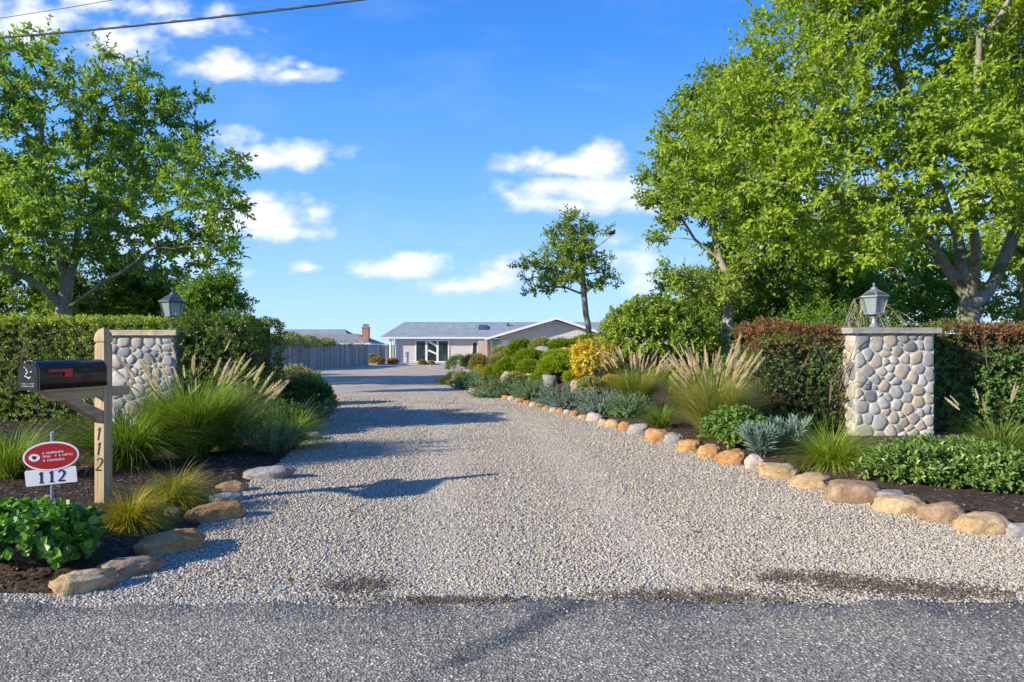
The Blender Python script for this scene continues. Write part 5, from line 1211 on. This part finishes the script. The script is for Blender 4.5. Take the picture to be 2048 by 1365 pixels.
# fallen leaves on the gravel
for i, (px, py, lb) in enumerate([(1382, 1068, 'dark red dead leaf alone on the right half of the gravel'), (468, 1167, 'curled brown dead leaf near the asphalt edge at left'), (590, 1172, 'small brown dead leaf nearer the middle of the asphalt edge'), (830, 905, 'tiny brown dead leaf on the shaded middle of the drive'),
        (1210, 905, 'tiny rust dead leaf before the pink boulder'), (700, 1030, 'pale brown dead leaf on the left half of the gravel'), (1560, 1045, 'tan dead leaf on the gravel near the right border stones')]):
    gx_, gy_, gz2 = gnd(px, py); B = MB(); a_ = RNG.random() * 6.28
    leaves(B, np.zeros((1, 3)), np.array([[math.cos(a_), math.sin(a_), .25]]), np.array([[.2, -.3, 1.]]), .045, .028, RNG.random(1), fold=.35, curl=.2, rnd=True)
    o_ = B.build('dead_leaf', M['rust']); o_.location = (gx_, gy_, gz2 + .024); tag(o_, lb, 'leaf', 'dead leaves on the gravel')
# ------------------------------------------------------------------ house
def siding_mat(name, c0, c1):
    m, nt, out = mat(name); k = NT(nt); t = k.n('ShaderNodeTexCoord'); mp = k.n('ShaderNodeMapping'); mp.inputs['Scale'].default_value = (.7, .7, 9); k.l(t.outputs['Object'], mp.inputs[0])
    n = k.noise(mp.outputs[0], 2, 6, .6); c = k.ramp(n, [(.3, c0), (.7, c1)]); k.bsdf(out, c, .75, spec=.2); return m
M['siding'] = siding_mat('pale_siding', (.50, .45, .44), (.66, .61, .59))
M['sidingpink'] = siding_mat('pink_board', (.50, .38, .33), (.62, .50, .44))
M['trim'] = noisy_mat('white_trim', [(.66, .65, .66), (.78, .77, .78)], 4, .55, .1, .004)
def shingle_mat(name, c0, c1):
    m, nt, out = mat(name); k = NT(nt); t = k.n('ShaderNodeTexCoord'); br = k.n('ShaderNodeTexBrick'); br.inputs['Scale'].default_value = 1
    br.inputs['Brick Width'].default_value = .33; br.inputs['Row Height'].default_value = .14; br.inputs['Mortar Size'].default_value = .008; br.inputs['Mortar'].default_value = (*[x * .5 for x in c0], 1)
    br.inputs['Color1'].default_value = (*c0, 1); br.inputs['Color2'].default_value = (*c1, 1); k.l(t.outputs['Object'], br.inputs['Vector'])
    n = k.noise(t.outputs['Object'], 1.3, 6, .6); c = k.mul(br.outputs['Color'], k.ramp(n, [(.3, (.85, .87, .88)), (.7, (1.1, 1.1, 1.1))])); k.bsdf(out, c, .9, spec=.15); return m
M['shingle'] = shingle_mat('grey_shingle', (.27, .31, .33), (.36, .40, .41))
M['shingle2'] = shingle_mat('brown_grey_shingle', (.26, .25, .25), (.34, .33, .32))
def pane_mat(name, c):
    m, nt, out = mat(name); k = NT(nt); t = k.n('ShaderNodeTexCoord'); n = k.noise(t.outputs['Object'], 1.4, 4); cc = k.ramp(n, [(.4, c), (.65, tuple(x * 2.2 for x in c))]); k.bsdf(out, cc, .08, spec=.6); return m
M['pane'] = pane_mat('dark_glass', (.018, .032, .03)); M['paneblue'] = pane_mat('blue_glass', (.04, .10, .14))
M['teal'] = noisy_mat('teal_paint', [(.10, .42, .46), (.16, .52, .55)], 3, .5, .1); M['pane_reflection'] = noisy_mat('pane_reflection', [(.72, .72, .72), (.8, .8, .8)], 3, .8, .1)
M['concrete'] = noisy_mat('concrete', [(.38, .36, .32), (.50, .47, .42)], 3, .9, .3, .01)
HD = 62.; GZ = float(base(HD)); GD = 60.
def hx(px, d=HD): return (px - 1024) / F * d
def hz(py, d=HD): return EYE + (HY - py) / F * d
ho = empty('house', (0, HD + 5, GZ)); tag(ho, 'long low pale-sided house with grey roof and white-trimmed front gable', 'house'); HS = np.array(ho.location)
def clap(B, x0, x1, y, z0, z1, course=.19, topf=None):
    z = z0
    while z < z1 - .01:
        zt = min(z + course, z1)
        if topf is None: B.prism([(x0, y, z), (x0, y - .028, z), (x0, y - .008, zt), (x0, y, zt)], (x1 - x0, 0, 0))
        else:
            a, b = topf(z); a2, b2 = topf(zt)
            v = [(a, y, z), (a, y - .028, z), (a2, y - .008, zt), (a2, y, zt), (b, y, z), (b, y - .028, z), (b2, y - .008, zt), (b2, y, zt)]
            if b > a: B.add(v, [(0, 1, 2, 3), (7, 6, 5, 4), (1, 5, 6, 2), (0, 4, 5, 1), (3, 2, 6, 7)])
        z = zt
xW0, xW1 = hx(789), hx(945); zE = hz(677); win = [(829, 898)]
B = MB(); y = HD + .4
clap(B, xW0, hx(829), y, GZ, zE); clap(B, hx(898), hx(944), y, GZ, zE); clap(B, hx(829), hx(898), y, GZ, hz(725)); clap(B, hx(829), hx(898), y, hz(680.5), zE)
clap(B, hx(955.5), hx(960), y, GZ, zE); clap(B, hx(944), hx(955.5), y, GZ, hz(716)); clap(B, hx(944), hx(955.5), y, hz(684), zE)
B.box(xW0, hx(1060), y + .001, y + 9, GZ, zE - .02); B.build('wall', M['siding'], ho, shift=HS)
B = MB(); B.box(hx(956), hx(975), y - .5, y - .04, GZ, zE); B.box(hx(975), hx(984), y - .02, y - .001, GZ, zE)
for i in range(8): B.box(hx(957) + i * .11, hx(957) + i * .11 + .02, y - .512, y - .501, GZ, zE - .05)
B.build('entry_wall', M['sidingpink'], ho, shift=HS)
# patio doors
dr = empty('sliding_door', (0, 0, 0)); dr.parent = ho
B = MB(); fx0, fx1 = hx(829), hx(898); fz0, fz1 = hz(725), hz(680.5)
bars = [829, 831.6, 849.5, 854.5, 872, 876.5, 895, 898]
for a, b in ((829, 831.6), (849.5, 854), (872, 876.5), (895, 898)): B.box(hx(a), hx(b), y - .07, y + .02, fz0, fz1)
B.box(fx0, fx1, y - .069, y + .02, fz1 - .10, fz1 + .04); B.box(fx0, fx1, y - .072, y + .02, fz0 - .03, fz0 + .10); B.build('door_frame', M['trim'], dr, shift=HS)
for a, b in ((831.6, 849.5), (854, 872), (876.5, 895)):
    B = MB(); B.box(hx(a), hx(b), y - .032, y - .028, fz0 + .1, fz1 - .1); B.build('glass_pane', M['pane'], dr, shift=HS)
B = MB(); zz = hz(703)   # pale sloping reflections modelled as white strips on the middle leaf
B.prism([(hx(854.3), y - .040, hz(681.5)), (hx(856), y - .040, hz(686)), (hx(871.8), y - .040, hz(694)), (hx(871.8), y - .040, hz(689.5)), (hx(858), y - .040, hz(681.5))], (0, .006, 0))
B.prism([(hx(854.3), y - .040, hz(706)), (hx(857), y - .040, hz(703)), (hx(871.8), y - .040, hz(710)), (hx(871.8), y - .040, hz(706.5)), (hx(858), y - .040, hz(700)), (hx(854.3), y - .040, hz(700))], (0, .006, 0))
B.build('pane_reflection', M['pane_reflection'], dr, shift=HS)
def window(a, b, c, d_, yy, mk='pane', fw=.07, name='window'):
    w_ = empty(name); w_.parent = ho; B = MB(); x0, x1, z0, z1 = hx(a, yy), hx(b, yy), hz(d_, yy), hz(c, yy)
    for q in ((x0, x0 + fw, z0, z1), (x1 - fw, x1, z0, z1), (x0 + fw, x1 - fw, z0, z0 + fw), (x0 + fw, x1 - fw, z1 - fw, z1)): B.box(q[0], q[1], yy - .06, yy, q[2], q[3])
    B.build('window_frame', M['trim'], w_, shift=HS); B = MB(); B.box(x0 + fw, x1 - fw, yy - .03, yy - .02, z0 + fw, z1 - fw); B.build('pane', M[mk], w_, shift=HS)
window(944, 955.5, 684, 716, y, 'pane')
B = MB(); B.box(hx(984), hx(997), y - .06, y + .001, GZ, hz(681)); B.build('front_door', M['teal'], ho, shift=HS)
B = MB(); B.box(hx(981), hx(984), y - .09, y, GZ, hz(680)); B.box(hx(997), hx(999), y - .09, y, GZ, hz(680)); B.build('door_trim', M['trim'], ho, shift=HS); B = MB(); B.box(xW0 - .02, xW0 + .16, y - .05, y + .3, GZ, zE); B.build('corner_board', M['trim'], ho, shift=HS)
B = MB(); B.tube([(hx(781), HD + .05, GZ), (hx(781), HD + .05, zE)], [.10, .10], 4); B.tube([(hx(786.5), HD + .02, GZ + .05), (hx(786.5), HD + .02, zE - .25), (hx(784), HD - .1, zE)], [.05, .05, .05], 6); B.build('downpipe', M['trim'], ho, shift=HS)
# gable wing
pk = (hx(1113, GD), hz(637, GD)); le = (hx(970, GD), hz(679, GD)); re = (hx(1238, GD), hz(679, GD))
wl_, wr_ = hx(1000, GD), hx(1225, GD)
def topf(z):
    zt = pk[1] - .18; zb_l = le[1] - .12
    t = np.clip((z - zb_l) / (zt - zb_l), 0, 1)
    a = max(wl_, le[0] + (pk[0] - le[0]) * t); b = min(wr_, re[0] + (pk[0] - re[0]) * t); return (a, b)
B = MB(); clap(B, 0, 0, GD + .6, GZ, pk[1] - .2, topf=topf)
B.prism([(wl_, GD + .601, GZ), (wr_, GD + .601, GZ), (wr_, GD + .601, topf_z := le[1] - .05), (pk[0], GD + .601, pk[1] - .22), (wl_, GD + .601, le[1] + .1)], (0, 6, 0)); B.build('gable_wall', M['siding'], ho, shift=HS)
window(1029, 1056, 678, 700, GD + .57, 'paneblue', .1)
B = MB(); B.box(hx(1002, GD), hx(1018, GD), GD + .52, GD + .57, GZ, hz(680, GD)); B.build('white_panel', M['trim'], ho, shift=HS)
B = MB(); th = .09
for e in (le, re):
    B.prism([(e[0], GD - .3, e[1]), (pk[0], GD - .3, pk[1]), (pk[0], GD - .3, pk[1] + th), (e[0], GD - .3, e[1] + th)], (0, 9.0, 0))
B.build('gable_roof', M['shingle'], ho, shift=HS)
B = MB()
for e in (le, re): B.prism([(e[0], GD - .34, e[1] - .10), (pk[0], GD - .34, pk[1] - .12), (pk[0], GD - .34, pk[1] + th + .01), (e[0], GD - .34, e[1] + th + .01)], (0, .038, 0))
B.build('rake_board', M['trim'], ho, shift=HS)
B = MB(); RD = 66.5; rz_ = hz(644.5, RD); a0 = (hx(760), HD - .25, hz(675)); xr = hx(809, RD); xe = hx(1260, RD)
B.add([a0, (xe, HD - .25, hz(675)), (xe, RD, rz_), (xr, RD, rz_), (a0[0], RD + 4.6, hz(675)), (xe, RD + 4.6, hz(675))], [(0, 1, 2, 3)]); 
B.add([a0, (xr, RD, rz_), (a0[0], RD + 4.6, hz(675))], [(0, 1, 2)]); B.add([(xr, RD, rz_), (xe, RD, rz_), (xe, RD + 4.6, hz(675)), (a0[0], RD + 4.6, hz(675))], [(0, 1, 2, 3)]); B.build('roof', M['shingle'], ho, shift=HS)
B = MB(); B.box(a0[0], hx(974), HD - .29, HD - .255, hz(675) - .14, hz(675) + .02); B.box(a0[0], a0[0] + .04, HD - .25, RD + 4.6, hz(675) - .14, hz(675) + .02); B.box(a0[0] + .05, hx(974), HD - .25, HD + .45, hz(675) - .13, hz(675) - .11); B.build('fascia', M['trim'], ho, shift=HS)
def onroof(px, py):  # point of the front slope seen at px,py
    for d_ in np.arange(HD, RD, .02):
        zr = hz(675) + (rz_ - hz(675)) * (d_ - HD + .25) / (RD - HD + .25)
        if EYE + (HY - py) / F * d_ <= zr: return np.array(((px - 1024) / F * d_, d_, zr))
    return np.array(((px - 1024) / F * RD, RD, rz_))
p = onroof(966, 657); sl = (rz_ - hz(675)) / (RD - HD + .25)
sk = empty('skylight'); sk.parent = ho; B = MB(); w_, l_ = .42, .55
B.prism([p + (-w_, -l_, -l_ * sl + .02), p + (w_, -l_, -l_ * sl + .02), p + (w_, l_, l_ * sl + .02), p + (-w_, l_, l_ * sl + .02)], (0, 0, .14)); B.build('skylight_frame', M['darkmetal'], sk, shift=HS)
B = MB(); B.prism([p + (-w_ + .07, -l_ + .07, -l_ * sl + .17), p + (w_ - .07, -l_ + .07, -l_ * sl + .17), p + (w_ - .07, l_ - .07, l_ * sl + .17), p + (-w_ + .07, l_ - .07, l_ * sl + .17)], (0, 0, .01)); B.build('pane', M['paneblue'], sk, shift=HS)
p = onroof(1015, 653); B = MB(); B.lathe([(.12, -.1), (.12, .16), (.2, .18), (.2, .24), (0, .28)], 10, c=(p[0], p[1])); B.v = [v_ + np.array((0, 0, p[2])) for v_ in B.v]; B.build('roof_vent', M['darkmetal'], ho, shift=HS)
# low terrace step before the doors
B = MB(); B.box(hx(735, 59), hx(905, 59), 58.6, 61.9, GZ - .1, GZ + .10); tag(B.build('terrace_step', M['concrete']), kind='structure')
# pots / low shrubs at the house
for i, (a, b, c, d_, dd, mk, lab) in enumerate([(776, 796, 734, 722, 58.4, 'rust', 'pinkish red low shrub at the left corner of the long house'), (838, 852, 733, 725, 58.4, 'rust', 'small rusty shrub under the glass doors, left one'), (857, 868, 733, 727, 58.4, 'heather', 'small brown shrub under the glass doors, right one'), (743, 768, 736, 720, 57.5, 'rust', 'orange brown shrub in front of the wooden gate'), (735, 752, 735, 714, 58, 'heather', 'taller brown shrub at the end of the plank fence')]):
    x = ((a + b) / 2 - 1024) / F * dd; z = EYE + (HY - c) / F * dd; z = float(base(dd)) if i > 2 else GZ + .0
    r_ = (b - a) / 2 / F * dd; h_ = (c - d_) / F * dd
    bush('shrub', (x, dd - .0, z), dome(r_, h_), mk, lab, n=260, k=7, L=.12, Wd=.06, slen=.15, tint=.6, stems=False)

# ------------------------------------------------------------------ fences
def plank_mat(name, c0, c1, c2):
    return tint_mat(name, [c0, c1, c2], .85, 5, .35, .4, .01)
M['plank'] = plank_mat('weathered_plank', (.27, .235, .20), (.40, .355, .31), (.52, .47, .415))
def fence(name, A_, B_, h0, h1, lab, w=.15, posts=True):
    A_, B_ = np.array(A_, float), np.array(B_, float); L_ = np.linalg.norm(B_[:2] - A_[:2]); root = empty(name, tuple(A_)); tag(root, lab, 'fence')
    u_ = (B_ - A_) / L_; nv = np.array([u_[1], -u_[0], 0]);  nv = nv / np.linalg.norm(nv); B = MB(); n = int(L_ / w)
    for i in range(n):
        s0 = i * w + .004; s1 = (i + 1) * w - .004; t = (s0 + s1) / 2 / L_; h = h0 + (h1 - h0) * t + random.uniform(-.015, .015); off = random.uniform(0, .012)
        p0 = u_ * s0 + nv * off; p1 = u_ * s1 + nv * off; B.prism([p0, p1, p1 + nv * .02, p0 + nv * .02], (0, 0, h), t=random.random())
    B.build('boards', M['plank'], root); B = MB()
    for hz_ in (.35, max(h0, h1) * .82): B.prism([nv * -.04 + (0, 0, hz_), u_ * L_ + nv * -.04 + (0, 0, hz_), u_ * L_ - nv * .002 + (0, 0, hz_), -nv * .002 + np.array((0, 0, hz_))], (0, 0, .08))
    B.build('rails', M['plank'], root)
    B = MB(); B.prism([nv * -.05 + (0, 0, h0 + .02), u_ * L_ + nv * -.05 + (0, 0, h1 + .02), u_ * L_ + nv * .05 + (0, 0, h1 + .02), nv * .05 + np.array((0, 0, h0 + .02))], (0, 0, .03)); B.build('cap_rail', M['plank'], root)
fence('plank_fence', (-16.6, 31., float(base(31))), (-11.55, 55, float(base(55))), 1.62, 1.66, 'long weathered grey plank fence along the far left of the drive')
fence('garden_gate', (-11.5, 58.6, float(base(58))), (hx(771, 59), 59.2, float(base(59))), 1.55, 1.5, 'short weathered wooden fence between the plank fence and the long house')
fence('plank_fence', (hx(770, 61.5), 61.5, GZ), (hx(779, 61.6), 61.6, GZ), 1.7, 1.75, 'narrow slatted gate right against the left corner of the long house')
# vines on the fence
bush('vine', (-14.15, 43.2, float(base(43))), [(-.9, -2.0, 1.85, .9, 1.2, .40), (0, 0, 1.9, .8, 1.5, .42), (.5, 2.5, 1.8, .7, 1.3, .32), (1.0, 5, 1.75, .5, 1.3, .22)], 'heather', 'olive creeper heaped on top of the grey plank fence', 'vine', n=1300, k=8, L=.12, Wd=.06, slen=.2, tint=.95, stems=False, low=-.9)
B = MB(); vr = empty('dry_vine', (-12.6, 50, float(base(50)))); tag(vr, 'grey leafless vine tangle on the far part of the plank fence', 'vine')
for i in range(46):
    t = np.linspace(0, 1, 8); s = RNG.uniform(-4, 4); Pq = np.stack([s * .2 + t * RNG.uniform(-.5, .7), s + t * RNG.uniform(-1, 1.5), 1.6 + .35 * np.sin(t * RNG.uniform(1.5, 4)) * RNG.uniform(.3, 1.2) + .05 * RNG.normal(size=8)], -1); B.tube(Pq, np.linspace(.02, .008, 8), 3)
B.build('branches', M['barkpale'], vr)

# ------------------------------------------------------------------ neighbour's house
ND = 72.; nb = empty('neighbour_house', (hx(640, ND), ND + 6, GZ)); tag(nb, 'neighbouring low house with grey roof and brick chimney beyond the fence', 'house'); NS_ = np.array(nb.location)
def nx(px): return (px - 1024) / F * ND
def nz(py): return EYE + (HY - py) / F * ND
B = MB(); B.box(nx(470), nx(735), ND + .5, ND + 8, GZ, nz(690)); B.build('wall', M['siding'], nb, shift=NS_)
B = MB(); zr = EYE + (HY - 668) / F * (ND + 4); B.add([(nx(460), ND, nz(687)), (nx(740), ND, nz(687)), ((716 - 1024) / F * (ND + 4), ND + 4, zr), (nx(470), ND + 4, zr)], [(0, 1, 2, 3)])
B.add([(nx(740), ND, nz(687)), (nx(740), ND + 8, nz(687)), ((716 - 1024) / F * (ND + 4), ND + 4, zr)], [(0, 1, 2)]); B.add([(nx(460), ND + 8, nz(687)), (nx(740), ND + 8, nz(687)), ((716 - 1024) / F * (ND + 4), ND + 4, zr), (nx(470), ND + 4, zr)], [(3, 2, 1, 0)]); B.build('roof', M['shingle2'], nb, shift=NS_)
B = MB(); z0 = EYE + (HY - 672) / F * (ND + 4); z1 = EYE + (HY - 659) / F * (ND + 6.5); q = lambda px, d_: (px - 1024) / F * d_
B.add([(q(560, ND + 4), ND + 3.8, z0), (q(697, ND + 4), ND + 3.8, z0), (q(689, ND + 6.5), ND + 6.5, z1), (q(562, ND + 6.5), ND + 6.5, z1), (q(697, ND + 4), ND + 9, z0), (q(560, ND + 4), ND + 9, z0)], [(0, 1, 2, 3)])
B.add([(q(697, ND + 4), ND + 3.8, z0), (q(697, ND + 4), ND + 9, z0), (q(689, ND + 6.5), ND + 6.5, z1)], [(0, 1, 2)]); B.add([(q(560, ND + 4), ND + 9, z0), (q(697, ND + 4), ND + 9, z0), (q(689, ND + 6.5), ND + 6.5, z1), (q(562, ND + 6.5), ND + 6.5, z1)], [(3, 2, 1, 0)]); B.build('upper_roof', M['shingle'], nb, shift=NS_)
B = MB(); B.box(nx(460), nx(741), ND - .04, ND - .005, nz(689.5), nz(686)); B.box(nx(741) - .04, nx(741), ND, ND + 8, nz(689.5), nz(686)); B.build('gutter', M['trim'], nb, shift=NS_)
def brick_mat():
    m, nt, out = mat('red_brick'); k = NT(nt); t = k.n('ShaderNodeTexCoord'); br = k.n('ShaderNodeTexBrick'); br.inputs['Scale'].default_value = 4.2
    mp = k.n('ShaderNodeMapping'); mp.inputs['Rotation'].default_value = (R(90), 0, 0); k.l(t.outputs['Object'], mp.inputs[0]); k.l(mp.outputs[0], br.inputs['Vector'])
    br.inputs['Color1'].default_value = (.36, .12, .065, 1); br.inputs['Color2'].default_value = (.46, .18, .10, 1); br.inputs['Mortar'].default_value = (.4, .3, .25, 1); k.bsdf(out, br.outputs['Color'], .85); return m
M['brick'] = brick_mat()
B = MB(); x0, x1 = nx(717.5), nx(731); z0, z1 = nz(682), nz(656); B.box(x0, x1, ND + 1.5, ND + 2.2, z0, z1); B.box(x0 - .05, x1 + .05, ND + 1.45, ND + 2.25, z1, z1 + .12)
ch = B.build('chimney', M['brick'], nb, shift=NS_)
B = MB()
for i in range(3): B.lathe([(.09, z1 + .12), (.09, z1 + .36), (.13, z1 + .38), (.13, z1 + .42), (0, z1 + .44)], 8, c=(x0 + .13 + i * .22, ND + 1.85))
B.build('chimney_pot', M['darkmetal'], ch, shift=NS_)

# ------------------------------------------------------------------ overhead wires
M['wire'] = noisy_mat('black_cable', [(.05, .055, .06), (.09, .095, .10)], 20, .6, .3, .004); M['cable'] = M['wire']
def wire(A_, B_, r_, lab, sag=.25, spiral=False):
    A_, B_ = np.array(A_), np.array(B_); t = np.linspace(-1.8, 3.2, 90); P = A_ + (B_ - A_) * t[:, None]; P[:, 2] += sag * ((t - .5) ** 2 - .25)
    B = MB(); B.tube(P, r_, 8)
    if spiral:
        t2 = np.linspace(-1.8, 3.2, 1400); P2 = A_ + (B_ - A_) * t2[:, None]; P2[:, 2] += sag * ((t2 - .5) ** 2 - .25); a = t2 * 90; P2[:, 2] += np.sin(a) * r_ * 1.05 + r_ * .3; P2[:, 1] += np.cos(a) * r_ * 1.05; B.tube(P2, r_ * .32, 4)
    tag(B.build('overhead_wire', M['wire']), lab, 'cable', 'utility wires over the road')
wire(at(0, 76, 9.0), at(722, 0, 8.0), .013, 'thick twisted overhead cable crossing the upper left sky', .12, True)
wire(at(0, 37, 9.6), at(228, 0, 9.1), .0045, 'thin overhead wire in the top left corner', .02)
# bird on the small tree
B = MB(); bx = at(1222, 466, 29.5)
v, f = ICO3; bv = v * np.array([.16, .08, .085]); bv[:, 2] += np.where(v[:, 0] < -.3, (v[:, 0] + .3) * .03, 0); bv[:, [1, 2]] *= np.where(v[:, 0] < -.4, 1 + (v[:, 0] + .4) * .9, 1)[:, None]; B.add(bv, f); B.add(v * .058 + np.array([.14, 0, .09]), f); B.add([(.19, .015, .09), (.19, -.015, .09), (.19, 0, .105), (.25, 0, .088)], [(0, 1, 3), (1, 2, 3), (2, 0, 3)])
B.prism([(-.13, -.03, -.01), (-.3, -.045, -.05), (-.3, .045, -.05), (-.13, .03, -.01)], (0, 0, .012)); B.tube([(.0, .02, -.07), (.01, .02, -.13)], .006, 4); B.tube([(.0, -.02, -.07), (.01, -.02, -.13)], .006, 4)
bd = B.build('bird', noisy_mat('black_feather', [(.015, .015, .018), (.03, .03, .035)], 20, .5, .1), smooth=True); bd.location = bx; tag(bd, 'small black bird perched at the right side of the small tree crown', 'bird')
